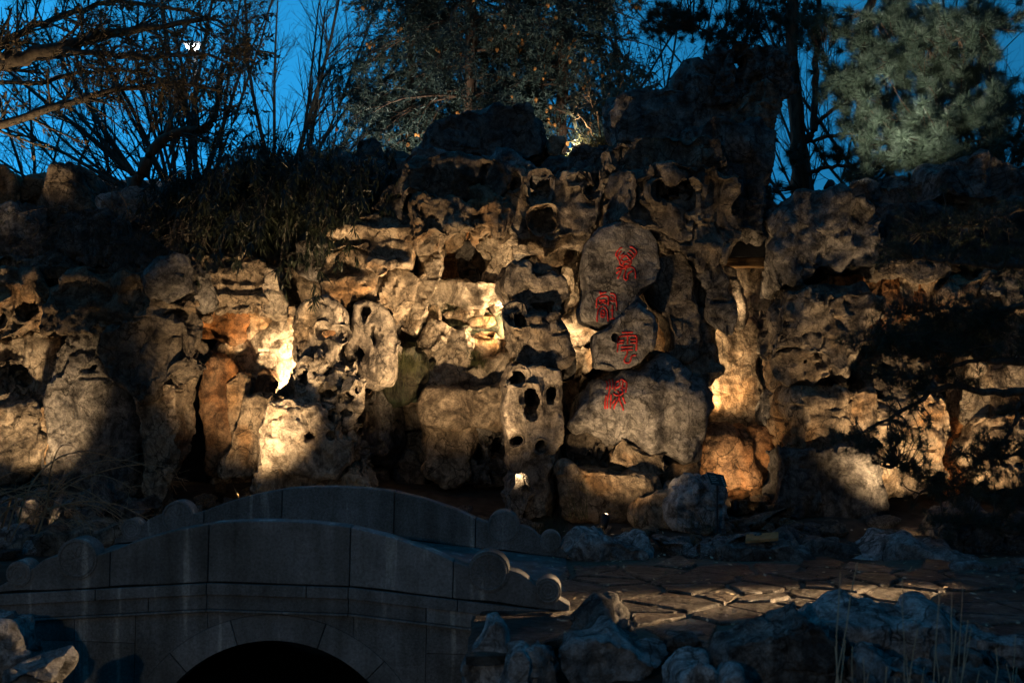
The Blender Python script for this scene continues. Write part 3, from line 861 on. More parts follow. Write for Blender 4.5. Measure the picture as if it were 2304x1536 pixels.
R('fall_sill', 'rock', TN, 11.3, .7, [(953,905),(963,880),(1050,876),(1145,876),(1145,952),(1050,950),(965,948)], 'wide brown sill block below the waterfall niche', scd=0.025, warp=.03, rnd=.08)
R('sill_under', 'boulder', TN, 11.4, .6, [(960,960),(1000,952),(1050,955),(1062,1000),(1055,1075),(1000,1080),(970,1050)], 'squarish shadowed block under the sill block', scd=0.038, rnd=.1)
R('sill_rubble', 'rock', DK, 11.5, .6, [(1062,960),(1140,955),(1150,1060),(1100,1090),(1062,1075)], 'dark eroded rubble stone under the sill block', nholes=8, sc=.13, scd=0.075)
R('gap_left', 'rock', DK, 11.6, .6, [(815,905),(850,870),(885,880),(890,950),(870,1010),(830,1000)], 'dark fluted stone in the gap left of the sill block', flute=.05)
R('gap_mossy', 'rock', WM, 11.5, .5, [(850,830),(880,800),(930,790),(945,850),(920,880),(880,890),(855,870)], 'damp mossy stone beside the waterfall niche')
R('gap_back', 'rock', PL, 12.0, .4, [(886,745),(930,735),(945,780),(935,800),(890,792)], 'pale block lit behind the moss beside the niche')
# left of the niche
R('shelf_a', 'boulder', TN, 11.1, 1.0, [(745,525),(830,502),(890,490),(945,486),(950,560),(915,596),(865,606),(840,580),(800,572),(755,570)], 'layered overhanging shelf rock below the hanging bamboo', strat=.09, tilt=-.3, scd=0.063)
R('shelf_b', 'boulder', TN, 11.15, .8, [(735,640),(755,575),(810,566),(852,590),(872,615),(852,655),(822,696),(780,698),(742,695)], 'folded tan rock under the layered shelf rock', strat=.06, sc=.22, scd=0.075, tilt=-.15)
R('shelf_c', 'rock', TN, 11.2, .8, [(858,615),(900,598),(945,625),(935,682),(902,716),(868,706),(838,686)], 'angular tan rock left of the lit niche edge', sc=.2, scd=0.075)
R('shelf_d', 'rock', G, 11.1, .7, [(800,690),(850,690),(890,715),(895,790),(865,828),(835,860),(800,845),(788,780)], 'grey stone with slotted holes left of the mossy gap', holes=[(812,725,6,16),(808,795,9,22),(838,760,5,12)], scd=0.063)
R('column_head', 'boulder', G, 10.95, .55, [(660,790),(665,715),(690,690),(745,685),(775,705),(785,760),(768,800),(740,822),(700,830),(668,820)], 'hollowed grey stone heading the lacy column', sc=.26, scd=0.112, holes=[(735,745,16,9)])
R('lace', 'rock', PL, 10.85, .5, [(672,850),(690,820),(720,808),(775,815),(802,850),(808,930),(803,1000),(818,1052),(790,1066),(768,1000),(735,940),(695,900)], 'lace-like pale rock riddled with holes above the bright boulder', nholes=34, hr=(.028,.06), sc=.13, scd=0.088, h=.021)
R('bright_boulder', 'boulder', PL, 10.55, .8, [(605,1010),(616,945),(640,912),(680,896),(722,905),(758,955),(792,985),(794,1040),(745,1058),(650,1066),(600,1064)], 'brightest pale boulder, smooth and pocked, left of the pillar', holes=[(698,985,14,8),(741,989,8,9),(777,985,18,12)], scd=0.044, warp=.05, h=.021)
R('bright_base_a', 'rock', TN, 10.6, .6, [(582,1098),(598,1064),(680,1058),(742,1054),(745,1105),(660,1115),(590,1112)], 'tan base stone under the brightest boulder')
R('bright_base_b', 'rock', TN, 10.65, .6, [(742,1062),(800,1056),(828,1090),(810,1115),(745,1112)], 'craggy base stone under the lacy rock', sc=.14, scd=0.063)
# left lit recess
R('recess_a', 'rock', RU, 11.8, .6, [(428,722),(438,700),(480,694),(522,700),(548,722),(542,752),(500,758),(450,748)], 'orange lit stone over the dark doorway', scd=0.038)
R('recess_c', 'rock', PL, 11.85, .5, [(540,712),(560,690),(620,700),(662,712),(660,740),(600,745),(548,742)], 'pale crumpled stone under the bamboo tip', sc=.14, scd=0.063)
R('recess_b', 'boulder', PL, 11.85, .6, [(498,795),(515,752),(560,742),(600,738),(668,722),(668,845),(655,880),(622,862),(580,862),(530,828)], 'big bright yellowish stone in the left recess', holes=[(547,728,15,17)], sc=.18, scd=0.063)
R('recess_col', 'rock', RU, 11.35, .5, [(468,830),(480,802),(522,806),(537,832),(532,866),(530,1055),(500,1070),(474,1055),(463,950)], 'tall rusty stone post beside the dark doorway', scd=0.044, warp=.03, rnd=.09)
R('recess_edge', 'rock', TN, 11.3, .4, [(524,865),(540,842),(562,852),(558,970),(538,1005),(528,945)], 'thin upright stone next to the rusty post', scd=0.038, warp=.025)
R('recess_orange', 'rock', RU, 11.45, .4, [(578,895),(582,862),(602,842),(626,860),(614,892)], 'small orange stone above the tan column', h=.021, warp=.02)
R('recess_tan', 'rock', TN, 11.05, .6, [(528,1055),(538,935),(562,895),(620,898),(634,930),(614,962),(608,1012),(592,1056),(560,1068)], 'tan column stone left of the brightest boulder', scd=0.050)
R('recess_grey', 'rock', G, 11.1, .5, [(640,880),(662,840),(700,832),(720,815),(700,880),(660,905)], 'grey stone between the yellowish stone and lacy rock', sc=.16, scd=0.075)
# far left
R('mushroom', 'boulder', G, 10.75, .9, [(232,785),(240,742),(300,716),(370,704),(422,714),(456,760),(468,800),(462,832),(415,848),(398,870),(360,884),(320,872),(270,852),(252,822)], 'mushroom-capped grey boulder beside the dark doorway', sc=.22, scd=0.100, h=.021)
R('mushroom_stem', 'rock_pillar', TN, 10.9, .6, [(328,905),(318,880),(370,868),(412,855),(413,930),(418,1000),(408,1040),(385,1090),(365,1150),(342,1150),(336,980)], 'streaked stone post carrying the mushroom-capped boulder', 'rock pillar', flute=.05, holes=[(405,996,6,12)], warp=.04)
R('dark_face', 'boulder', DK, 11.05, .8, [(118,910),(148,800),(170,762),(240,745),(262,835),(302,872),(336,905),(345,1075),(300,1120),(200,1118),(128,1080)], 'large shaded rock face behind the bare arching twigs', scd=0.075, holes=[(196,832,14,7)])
R('left_arch', 'boulder', PL, 11.3, .6, [(-60,760),(60,755),(142,760),(152,800),(133,880),(122,912),(60,905),(-60,890)], 'pale lit rock with a scooped arch at the far left', sc=.24, scd=0.112, holes=[(40,850,20,30)])
R('left_low', 'boulder', PL, 11.0, .7, [(-60,915),(60,905),(112,922),(106,1025),(60,1060),(-60,1080)], 'pale lit boulder behind the bare arching twigs', scd=0.063)
R('left_wedge', 'rock', TN, 11.1, .4, [(108,1010),(112,925),(135,925),(138,990),(125,1040)], 'thin lit stone wedged beside the shaded rock face', warp=.02)
R('long_ledge', 'boulder', TN, 10.85, .9, [(143,705),(150,665),(180,632),(233,629),(333,637),(355,675),(445,688),(458,702),(370,716),(300,733),(200,745),(150,740)], 'long rough overhanging ledge above the mushroom boulder', strat=.05, sc=.16, scd=0.075, tilt=-.15)
R('left_pile_a', 'rock', TN, 11.0, .7, [(-60,705),(20,660),(60,655),(125,668),(135,720),(100,750),(-60,758)], 'craggy stone with deep hollows at the far left', nholes=12, hr=(.03,.08), sc=.16, scd=0.088)
R('left_pile_b', 'rock', TN, 11.1, .6, [(-60,640),(40,612),(110,640),(128,662),(60,660),(-60,672)], 'flat tan stone on the far left pile', strat=.05)
R('left_pile_c', 'rock', G, 11.25, .6, [(-60,600),(40,585),(100,592),(150,600),(280,604),(340,612),(300,632),(180,634),(60,625),(-60,630)], 'thin grey stone layer above the far left pile', strat=.05)
R('round_dark', 'boulder', DK, 10.8, .7, [(345,625),(370,600),(420,585),(455,615),(452,668),(400,688),(362,680)], 'round dark boulder lying on the long ledge', scd=0.038)
R('strata', 'boulder', TN, 11.35, .7, [(448,640),(455,590),(480,572),(560,566),(605,595),(612,660),(565,695),(500,697),(462,672)], 'rough layered rock under the left of the hanging bamboo', strat=.10, sc=.13, scd=0.075, h=.021)
R('spike', 'rock', PL, 11.25, .35, [(595,700),(600,660),(608,615),(618,625),(640,680),(640,705)], 'small pale spike of rock below the bamboo', h=.021, warp=.02)
R('left_crest', 'boulder', G, 12.0, .8, [(108,480),(120,430),(135,402),(160,390),(186,400),(205,440),(215,490),(160,505)], 'upright grey boulder on the crest at the left', scd=0.050)
R('left_crest_b', 'rock', TN, 12.1, .6, [(-60,450),(-20,410),(20,398),(40,420),(42,450),(20,470),(-60,475)], 'tan lit boulder on the crest at the far left edge', scd=0.050)
R('left_crest_c', 'rock', TN, 12.2, .6, [(66,445),(75,415),(95,400),(118,412),(110,440),(85,455)], 'small tan boulder on the crest beside the upright one', scd=0.050)
R('left_slope_a', 'boulder', DK, 11.7, .9, [(-60,560),(-30,500),(30,470),(100,480),(130,520),(120,580),(40,600),(-60,605)], 'dark sloping rock under the crest at the far left', scd=0.088)
R('left_slope_b', 'boulder', DK, 11.6, .9, [(110,590),(125,510),(190,490),(250,500),(270,560),(250,605),(170,610)], 'dark sloping rock below the upright crest boulder', scd=0.088)
R('left_slope_c', 'boulder', DK, 11.5, .9, [(250,605),(262,510),(330,470),(400,480),(440,530),(430,590),(360,612)], 'dark sloping rock beside the trailing stems', scd=0.088)
R('left_flat', 'rock', BL, 11.9, .7, [(255,470),(300,448),(360,442),(420,450),(445,475),(380,492),(290,490)], 'flat stone on the crest under the bare bushes', strat=.03)
# right side
R('right_cape', 'boulder', DK, 10.9, .9, [(1732,660),(1735,580),(1747,490),(1770,452),(1820,434),(1860,425),(1910,432),(1928,455),(1962,500),(1978,560),(1965,620),(1905,604),(1850,614),(1800,645),(1765,662)], 'fluted dark rock hanging over the right of the lit recess', flute=.10, grow=.008, sc=.22, scd=0.075)
R('right_under', 'rock', RU, 11.4, .6, [(1760,670),(1800,640),(1860,612),(1960,612),(1975,650),(1960,690),(1860,680)], 'shadowed brown rock under the fluted dark rock')
R('right_block', 'boulder', G, 10.75, .9, [(1720,705),(1749,685),(1769,668),(1823,658),(1938,652),(1958,692),(1968,712),(1938,745),(1921,790),(1901,835),(1869,845),(1841,824),(1834,782),(1813,792),(1769,788),(1727,794),(1714,752)], 'large grey block right of the lit recess', flute=.05, scd=0.063)
R('right_cheek', 'rock', TN, 10.85, .6, [(1733,800),(1789,790),(1838,800),(1842,840),(1828,866),(1789,853),(1756,864),(1742,836)], 'scooped tan stone under the large grey block', holes=[(1813,817,5,4)], sc=.18, scd=0.075)
R('right_step', 'boulder', TN, 10.8, .8, [(1742,1000),(1748,895),(1775,872),(1840,884),(1900,888),(1950,900),(1940,960),(1905,1010),(1850,1020),(1760,1015)], 'broad tan block half hidden behind the dark pine branch', nholes=4)
R('right_base', 'boulder', DK, 10.65, .9, [(1733,1110),(1735,1020),(1800,1012),(1900,1012),(1965,1020),(1970,1100),(1940,1180),(1850,1195),(1740,1190)], 'huge dark base rock in shadow beyond the path', scd=0.063, flute=.04)
R('right_col', 'boulder', TN, 10.9, .7, [(1915,1000),(1940,900),(2000,892),(2060,905),(2112,900),(2125,960),(2108,1050),(2060,1098),(1985,1110),(1940,1080)], 'tan weathered rock behind the lowest pine branch', flute=.05, scd=0.063)
R('right_shelf', 'boulder', G, 11.0, .7, [(1935,890),(1930,830),(1970,800),(2040,805),(2085,830),(2110,870),(2090,900),(2010,898)], 'holed grey rock under the dense dark pine pad', holes=[(2000,828,16,5),(1965,840,9,5)], sc=.16, scd=0.075)
R('right_rust', 'rock', RU, 11.2, .6, [(1962,640),(1985,612),(2040,615),(2065,650),(2060,690),(2030,715),(1985,720),(1962,700)], 'bright orange rusty stone above the dark pine pad', sc=.14, scd=0.063)
R('right_rust_b', 'rock', TN, 11.15, .5, [(2020,625),(2060,612),(2100,640),(2085,680),(2090,710),(2040,720),(2030,670)], 'curved tan stone beside the rusty orange stone', sc=.16, scd=0.063)
R('right_cap', 'rock', G, 11.05, .7, [(1955,615),(1990,600),(2060,592),(2100,605),(2102,635),(2040,622),(1975,630)], 'grey cap stone over the rusty orange stone')
R('right_lintel', 'rock', TN, 11.0, .7, [(2100,660),(2130,635),(2220,625),(2300,630),(2400,640),(2400,700),(2220,690),(2110,690)], 'long tan ledge behind the upper pine branches', strat=.04)
R('right_dark', 'boulder', DK, 10.9, .6, [(2215,650),(2230,615),(2270,605),(2300,625),(2305,660),(2260,675)], 'small dark boulder on the tan ledge at the right')
R('right_glow', 'rock', PL, 11.3, .5, [(2150,945),(2158,840),(2178,800),(2200,830),(2208,880),(2200,940),(2175,958)], 'pale upright stone glowing among the pine branches', warp=.025, scd=0.038)
R('right_course_a', 'rock', G, 11.2, .5, [(2212,835),(2260,825),(2330,830),(2330,870),(2215,868)], 'flat grey course stone at the right edge above the pine bough', scd=0.038)
R('right_course_b', 'rock', TN, 11.25, .5, [(2210,875),(2270,868),(2340,875),(2340,930),(2212,930)], 'second flat course stone at the right edge behind the bough', scd=0.038)
R('right_end', 'boulder', TN, 11.1, .7, [(2165,950),(2200,935),(2300,930),(2400,940),(2400,1080),(2300,1100),(2180,1080),(2158,1010)], 'tan lit boulder behind the lowest pine needles at the edge', scd=0.075)
R('right_post', 'rock', RU, 11.35, .5, [(2125,1060),(2130,950),(2160,930),(2172,1000),(2165,1080),(2140,1090)], 'brown post-like stone in the dark slit at the right')
R('right_crest', 'boulder', DK, 11.5, 1.0, [(2075,455),(2085,415),(2120,372),(2160,366),(2240,378),(2330,385),(2420,400),(2420,470),(2200,470)], 'dark crest boulder under the lit pine at the right')
R('right_mid_a', 'boulder', DK, 11.3, .9, [(1960,590),(1955,520),(1985,480),(2060,465),(2120,480),(2140,540),(2110,590),(2040,596)], 'dark rock behind the shaded pine needles', scd=0.075)
R('right_mid_b', 'boulder', DK, 11.3, .9, [(2120,600),(2130,520),(2200,475),(2300,470),(2420,480),(2420,610),(2250,612)], 'wide dark rock behind the upper pine bough', scd=0.075)
R('ledge_crest', 'rock', DK, 11.9, .8, [(1900,470),(1930,430),(1990,415),(2060,420),(2090,445),(2060,480),(1960,485)], 'low dark stone on the crest under the pines')
# lit recess on the right
R('tall_slab', 'rock', TN, 12.0, .3, [(1577,792),(1590,722),(1623,729),(1653,724),(1686,718),(1706,745),(1710,779),(1695,812),(1715,865),(1731,925),(1663,972),(1604,962),(1602,872),(1581,842)], 'tall glowing tan slab with green stains in the right recess', scd=0.025, warp=.03, rnd=.07, flute=.03)
R('white_stone', 'rock', PL, 12.1, .3, [(1665,690),(1690,665),(1728,670),(1735,720),(1732,790),(1738,900),(1712,880),(1700,800),(1705,740)], 'white lit stone behind the tall tan slab', sc=.15, scd=0.050)
R('hang_tooth', 'rock', G, 11.7, .25, [(1632,606),(1650,608),(1660,660),(1668,712),(1664,732),(1632,730),(1648,698)], 'thin hanging tooth of stone in the right recess', h=.021, warp=.02, scd=0.025)
R('recess_back', 'rock', PL, 12.15, .3, [(1640,690),(1645,600),(1735,598),(1735,672),(1690,690)], 'flat pale stone under the wooden lintel', scd=0.015, warp=.02, rnd=.05)
R('recess_foot_a', 'rock', RU, 11.2, .6, [(1565,1090),(1560,1002),(1590,968),(1680,976),(1692,1040),(1684,1096),(1640,1108)], 'rust-brown block at the foot of the right recess', scd=0.038)
R('recess_foot_b', 'rock', RU, 11.3, .5, [(1694,1045),(1688,972),(1722,955),(1734,1010),(1734,1098),(1694,1098)], 'narrow brown block at the foot of the right recess', scd=0.038)
R('recess_side', 'rock', DK, 11.3, .5, [(1712,930),(1715,895),(1742,880),(1755,920),(1740,960),(1722,955)], 'small dark stone on the right wall of the recess')
# ground boulders
gk = 'boulders on the ground before the rockery'
R('flat_left', 'boulder', G, 9.5, .6, [(38,1245),(50,1210),(90,1190),(180,1180),(270,1174),(292,1200),(272,1232),(200,1262),(80,1265)], 'flat-topped smooth boulder behind the left end of the bridge', group=gk, scd=.02)
R('left_foot_a', 'boulder', DK, 10.3, .8, [(-60,1190),(-40,1140),(20,1120),(70,1135),(90,1170),(60,1200)], 'dark boulder at the rockery foot at the far left', group=gk)
R('left_foot_b', 'boulder', DK, 10.2, .8, [(110,1170),(130,1115),(200,1100),(250,1130),(240,1175),(170,1188)], 'brown dark boulder at the foot of the shaded rock face', group=gk)
R('left_foot_c', 'boulder', DK, 10.3, .6, [(230,1175),(255,1130),(310,1120),(345,1145),(330,1180),(280,1188)], 'dark boulder at the foot of the streaked post', group=gk)
R('left_small_a', 'rock', BL, 9.7, .4, [(-20,1225),(0,1190),(40,1180),(60,1200),(40,1235),(0,1245)], 'bluish broken stone beside the flat-topped boulder', group=gk, sc=.14)
R('path_blue', 'boulder', BL, 8.95, .7, [(1262,1245),(1280,1218),(1310,1205),(1350,1213),(1400,1214),(1442,1214),(1468,1240),(1462,1265),(1425,1295),(1330,1298),(1288,1285)], 'bluish lumpy boulder edging the path by the bridge end', group=gk, sc=.18, scd=.06)
R('path_stump', 'boulder', DK, 8.95, .8, [(1585,1290),(1592,1245),(1620,1215),(1700,1208),(1770,1212),(1812,1240),(1825,1285),(1780,1302),(1650,1302)], 'dark stump-like rock edging the path with a plank on top', group=gk, scd=.04, warp=.06)
R('path_long', 'boulder', BL, 9.0, .8, [(1900,1262),(1930,1235),(2000,1212),(2090,1210),(2165,1250),(2155,1290),(2000,1296),(1910,1282)], 'long low boulder edging the far side of the path', group=gk, scd=.02)
R('path_mid', 'rock', DK, 9.2, .5, [(1812,1270),(1830,1225),(1880,1215),(1910,1240),(1900,1275),(1850,1285)], 'low dark stone between two boulders on the path edge', group=gk)
R('path_right_a', 'boulder', BL, 8.5, .5, [(2118,1300),(2135,1272),(2165,1262),(2205,1280),(2215,1315),(2170,1330),(2130,1325)], 'round bluish boulder on the path edge at the right', group=gk, scd=.02)
R('path_right_b', 'boulder', BL, 8.4, .6, [(2205,1305),(2230,1280),(2304,1262),(2400,1265),(2400,1320),(2300,1335),(2225,1335)], 'wide bluish boulder on the path edge at the frame side', group=gk)
R('shadow_right_a', 'boulder', DK, 9.6, .8, [(2090,1215),(2110,1160),(2180,1140),(2220,1170),(2215,1225),(2150,1240)], 'dark lumpy rock under the lowest pine twigs', group=gk, scd=.06)
R('shadow_right_b', 'boulder', DK, 9.7, .9, [(2210,1240),(2225,1190),(2304,1170),(2420,1180),(2420,1260),(2280,1265)], 'dark boulder in the shade of the pine at the edge', group=gk)
# foreground
fk = 'foreground rocks along the stream'
R('fore_upright', 'rock', BL, 6.1, .28, [(1048,1495),(1063,1450),(1085,1420),(1095,1395),(1113,1388),(1130,1410),(1131,1450),(1142,1480),(1136,1512),(1115,1560),(1065,1560)], 'upright pear-shaped stone standing against the bridge face', group=fk, h=.016, scd=.03, sc=.12, warp=.02)
R('fore_a', 'rock', BL, 5.9, .25, [(1122,1560),(1143,1470),(1170,1461),(1187,1480),(1180,1560)], 'small leaning stone beside the pear-shaped stone', group=fk, h=.016, warp=.02, scd=.02)
R('fore_b', 'rock', BL, 6.0, .3, [(1172,1540),(1190,1480),(1212,1450),(1250,1465),(1255,1560),(1175,1560)], 'rough dark stone at the foot of the bridge end', group=fk, h=.018, warp=.03)
R('fore_big', 'boulder', BL, 5.9, .42, [(1285,1500),(1275,1445),(1300,1440),(1360,1420),(1402,1425),(1442,1450),(1495,1482),(1485,1515),(1440,1545),(1330,1550)], 'broad pale-topped boulder by the near path edge', group=fk, h=.02, scd=.04, tilt=.2)
R('fore_back', 'rock', DK, 6.5, .5, [(1285,1425),(1300,1385),(1370,1375),(1420,1392),(1500,1425),(1510,1450),(1400,1455),(1310,1450)], 'dark low stone behind the broad pale-topped boulder', group=fk, h=.02)
R('fore_c', 'rock', BL, 5.6, .3, [(1495,1560),(1515,1492),(1555,1478),(1582,1500),(1585,1560)], 'smooth bluish stone at the bottom edge of the bank', group=fk, h=.016, scd=.015)
R('fore_d', 'rock', BL, 5.5, .3, [(1590,1570),(1605,1528),(1640,1520),(1660,1570)], 'small smooth stone below the dark peaked rock', group=fk, h=.016, scd=.015)
R('fore_e', 'rock', DK, 6.2, .4, [(1480,1500),(1500,1440),(1560,1432),(1640,1455),(1650,1490),(1560,1500)], 'low dark stone between the pale-topped and peaked rocks', group=fk, h=.02)
R('fore_peak', 'boulder', DK, 5.7, .35, [(1638,1570),(1655,1470),(1700,1415),(1745,1390),(1775,1385),(1800,1363),(1813,1380),(1832,1405),(1885,1455),(1910,1570)], 'dark peaked rock beside the pale reeds', group=fk, h=.02, scd=.05)
R('fore_long', 'boulder', BL, 6.0, .42, [(1812,1420),(1830,1376),(1900,1382),(2000,1370),(2100,1376),(2200,1402),(2290,1432),(2400,1470),(2400,1510),(2290,1505),(2150,1492),(1950,1465),(1850,1450)], 'long flat bluish slab behind the pale reeds', group=fk, h=.022, tilt=.1, scd=.04)
R('fore_f', 'boulder', BL, 5.4, .5, [(1900,1570),(1912,1500),(1960,1470),(2040,1480),(2110,1520),(2120,1570)], 'rounded stone among the foreground reeds', group=fk, h=.02)
R('fore_g', 'boulder', DK, 5.4, .5, [(2130,1570),(2150,1510),(2230,1500),(2330,1510),(2400,1570)], 'low dark stone among the reeds at the corner', group=fk, h=.02)
R('fore_left_a', 'rock', BL, 6.4, .5, [(-60,1500),(-60,1405),(30,1403),(48,1440),(62,1475),(20,1510)], 'bluish boulder at the near left corner by the bridge', group=fk, h=.02)
R('fore_left_b', 'rock', BL, 6.0, .4, [(15,1580),(28,1505),(70,1472),(112,1464),(127,1490),(122,1580)], 'bluish angular stone in the near left corner', group=fk, h=.018)

# ------------------------------------------------------------------ masonry wall behind the big rocks
wall = empty('rockery_wall', (0, 12.3, 0.0))
tag(wall, 'rough mortared back wall of the rockery behind the big rocks', 'rockery wall')
plain_mat('dark_mortar', (.05, .048, .04), rough=0.95, var=0.5, scale=14, bump=1.0)
top_px = [-500, 0, 230, 450, 640, 860, 1190, 1230, 1385, 1400, 1660, 1700, 1760, 1900, 2300, 2900]
top_py = [470, 480, 480, 430, 400, 375, 360, 410, 410, 350, 420, 520, 480, 460, 440, 440]
door = np.array([(405, 1140), (400, 850), (420, 775), (475, 770), (470, 1140)], float)
def in_door(x, y):
    return poly_sdf(door, np.array([float(x)]), np.array([float(y)]))[0] < 18
rw = random.Random(21)
wp = []
for i in range(31):
    for j in range(10):
        wp.append((-420 + 104 * (i + rw.uniform(-.32, .32)) + (j % 2) * 50, 400 + 86 * (j + rw.uniform(-.32, .32))))
ncell = 0
for p, c in zip(wp, voronoi_cells(wp, 3.0, 110)):
    if not c or ncell >= 298: continue
    if p[1] < np.interp(p[0], top_px, top_py) + 20 or p[1] > 1190: continue
    if in_door(*p): continue
    ncell += 1
    Yw = 12.22 + rw.uniform(-.10, .10)
    P = px_poly(c, Yw, .45, 0.2)
    org = np.array([P[:, 0].mean(), P[:, 1].min()])
    V, Q = rock_mesh(P - org, .4, h=.050, cull=True, grow=.015, seed=ncell, warp=.035, sc=.2, scd=.04, rnd=.08, fine=.01, strat=rw.choice([0, 0, .04]))
    if not len(V): continue
    m = rw.choice([G, G, TN, TN, PL, RU, DK]) if p[1] > 600 else rw.choice([G, DK, DK, TN])
    o = link('stone', mesh_np('stone', V, Q, MAT[m], sharp=40), wall, (org[0], Yw - 12.3, org[1]))
core = MB()
xs_ = np.arange(-520, 2900, 45); ys_ = np.arange(330, 1240, 45)
pt = {}
def cv(i, j):
    if (i, j) not in pt:
        y = ys_[j]; x = xs_[i]
        q = at(x, max(y, np.interp(x, top_px, top_py) - 4), 12.62)
        core.v.append((q[0], 0.26 + 0.07 * math.sin(x * .05 + y * .03) + rw.uniform(-.03, .03), q[2]))
        pt[(i, j)] = len(core.v) - 1
    return pt[(i, j)]
for i in range(len(xs_) - 1):
    for j in range(len(ys_) - 1):
        if ys_[j + 1] < np.interp(xs_[i], top_px, top_py): continue
        if in_door(xs_[i] + 22, ys_[j] + 22): continue
        core.f.append((cv(i, j), cv(i, j + 1), cv(i + 1, j + 1), cv(i + 1, j)))
co = core.build('mortar_core', MAT['dark_mortar'], wall, smooth=True)
sm = co.modifiers.new('thick', 'SOLIDIFY'); sm.thickness = 0.35; sm.offset = -1
# wooden lintel over the right recess
plain_mat('dark_board', (.035, .04, .045), rough=0.6, var=0.2)
plain_mat('old_timber', (.30, .19, .085), rough=0.75, var=0.35, scale=12, bump=0.4)
a = at(1628, 548, 11.9); b = at(1745, 580, 11.9)
lt = empty('recess_lintel', ((a[0] + b[0]) / 2, 11.9, b[2] - .12))
tag(lt, 'dark roof board on a moulded timber beam over the right recess', 'lintel')
hw = (b[0] - a[0]) / 2 + .04
hb = a[2] - b[2]
MB().box(-hw, hw, -.12, .35, .12, .12 + hb).build('roof_board', MAT['dark_board'], lt, bevel=.008)
MB().box(-hw, hw, -.05, .3, .075, .118).build('beam', MAT['old_timber'], lt, bevel=.006)
MB().box(-hw, hw, -.02, .3, .035, .073).build('moulding', MAT['old_timber'], lt, bevel=.006)

# ------------------------------------------------------------------ red seal characters cut into three of the stones
plain_mat('red_paint', (.46, .028, .024), rough=.7, var=.55, scale=28, bump=.6)
CH = [('inscr_top', 1370, 540, 80 / 1229, [[(460,255),(380,290),(300,370),(255,450),(240,545),(300,580),(330,660),(370,700),(380,760),(390,830),(430,880),(500,905),(600,895),(720,860),(770,810),(770,720),(700,640),(640,560),(580,530),(500,580),(420,660),(400,690)], [(440,370),(380,420),(350,490),(330,560)], [(520,460),(470,510),(410,560)], [(720,240),(800,230),(880,290),(950,370),(960,450),(900,520),(850,590),(790,650)], [(710,350),(780,380),(830,430),(870,490)], [(640,440),(700,480),(760,540),(800,560)], [(400,680),(500,730),(600,760),(700,790),(760,820)], [(700,680),(620,710),(540,770),(470,850)], [(270,1000),(310,950),(370,930),(430,980),(520,970),(600,940),(700,925),(800,930),(870,980),(910,1050),(920,1150),(920,1330)], [(390,1030),(320,1090),(260,1150)], [(425,1000),(420,1090),(380,1180),(330,1270),(300,1340)], [(610,960),(570,1060),(540,1160),(520,1270),(540,1350),(590,1390),(650,1350),(650,1250),(660,1170),(720,1110),(790,1080),(840,1070)]]),
 ('inscr_top', 1330, 645, 70 / 1236, [[(330,180),(360,240),(390,330)], [(400,260),(470,250),(540,220),(610,220)], [(215,840),(215,700),(220,560),(240,470),(310,420),(400,380),(520,365),(620,365),(680,400),(690,500),(685,640),(680,760)], [(330,550),(440,540),(570,525)], [(300,730),(350,660),(410,620),(480,600),(540,640),(610,680)], [(235,1380),(240,1200),(250,1050),(280,930),(340,840),(400,780),(430,780)], [(480,780),(550,800),(610,880),(650,960),(665,1100),(665,1380)], [(400,960),(385,1080),(400,1180),(460,1210),(520,1180),(545,1080),(530,980),(470,920),(400,960)], [(400,1080),(540,1070)], [(750,280),(850,260),(930,300),(980,380),(985,480),(1000,580),(1020,700),(1020,960)], [(760,390),(830,400),(900,460),(940,520)], [(740,540),(820,570),(900,580),(960,560)], [(855,720),(855,900),(855,1100),(855,1270)], [(780,950),(860,940),(920,930)], [(750,1280),(850,1275),(950,1260)]]),
 ('inscr_mid', 1375, 735, 70 / 1236, [[(430,230),(560,225),(880,215)], [(255,1000),(265,800),(275,600),(280,470),(330,410),(450,370),(650,340),(850,330),(980,350),(1020,390),(1025,600),(1010,800),(995,950)], [(655,350),(655,500),(645,690)], [(310,550),(510,540)], [(310,660),(500,650)], [(770,510),(990,500)], [(760,635),(990,630)], [(390,810),(620,795),(860,780)], [(380,940),(620,915),(860,905)], [(630,930),(650,1010),(620,1110),(560,1210),(520,1310),(540,1400),(620,1440),(720,1430),(770,1340),(790,1220),(840,1140),(920,1120),(985,1130)]]),
 ('inscr_low', 1350, 845, 70 / 1236, [[(250,230),(295,320),(290,430),(265,540)], [(370,170),(405,300),(400,460),(370,640),(330,800),(305,960),(290,1310)], [(490,150),(520,260),(520,400),(500,530)], [(255,750),(225,900),(200,1050),(190,1310)], [(445,740),(430,950),(415,1300)], [(600,610),(615,450),(640,300),(640,260),(760,200),(860,140),(960,190),(1060,260),(1060,400),(1030,550),(1015,670)], [(780,210),(785,330),(770,420),(700,460),(640,480)], [(900,230),(900,350),(880,460),(990,490)], [(540,690),(600,750),(700,790),(800,770),(890,720),(920,640),(880,560),(820,520)], [(690,590),(740,650),(770,740),(770,860),(700,980),(630,1100),(580,1200),(560,1310)], [(770,860),(800,1000),(850,1130),(900,1250),(920,1370)], [(610,890),(590,990),(500,1100)], [(910,820),(930,930),(970,1030),(1010,1100)]])]
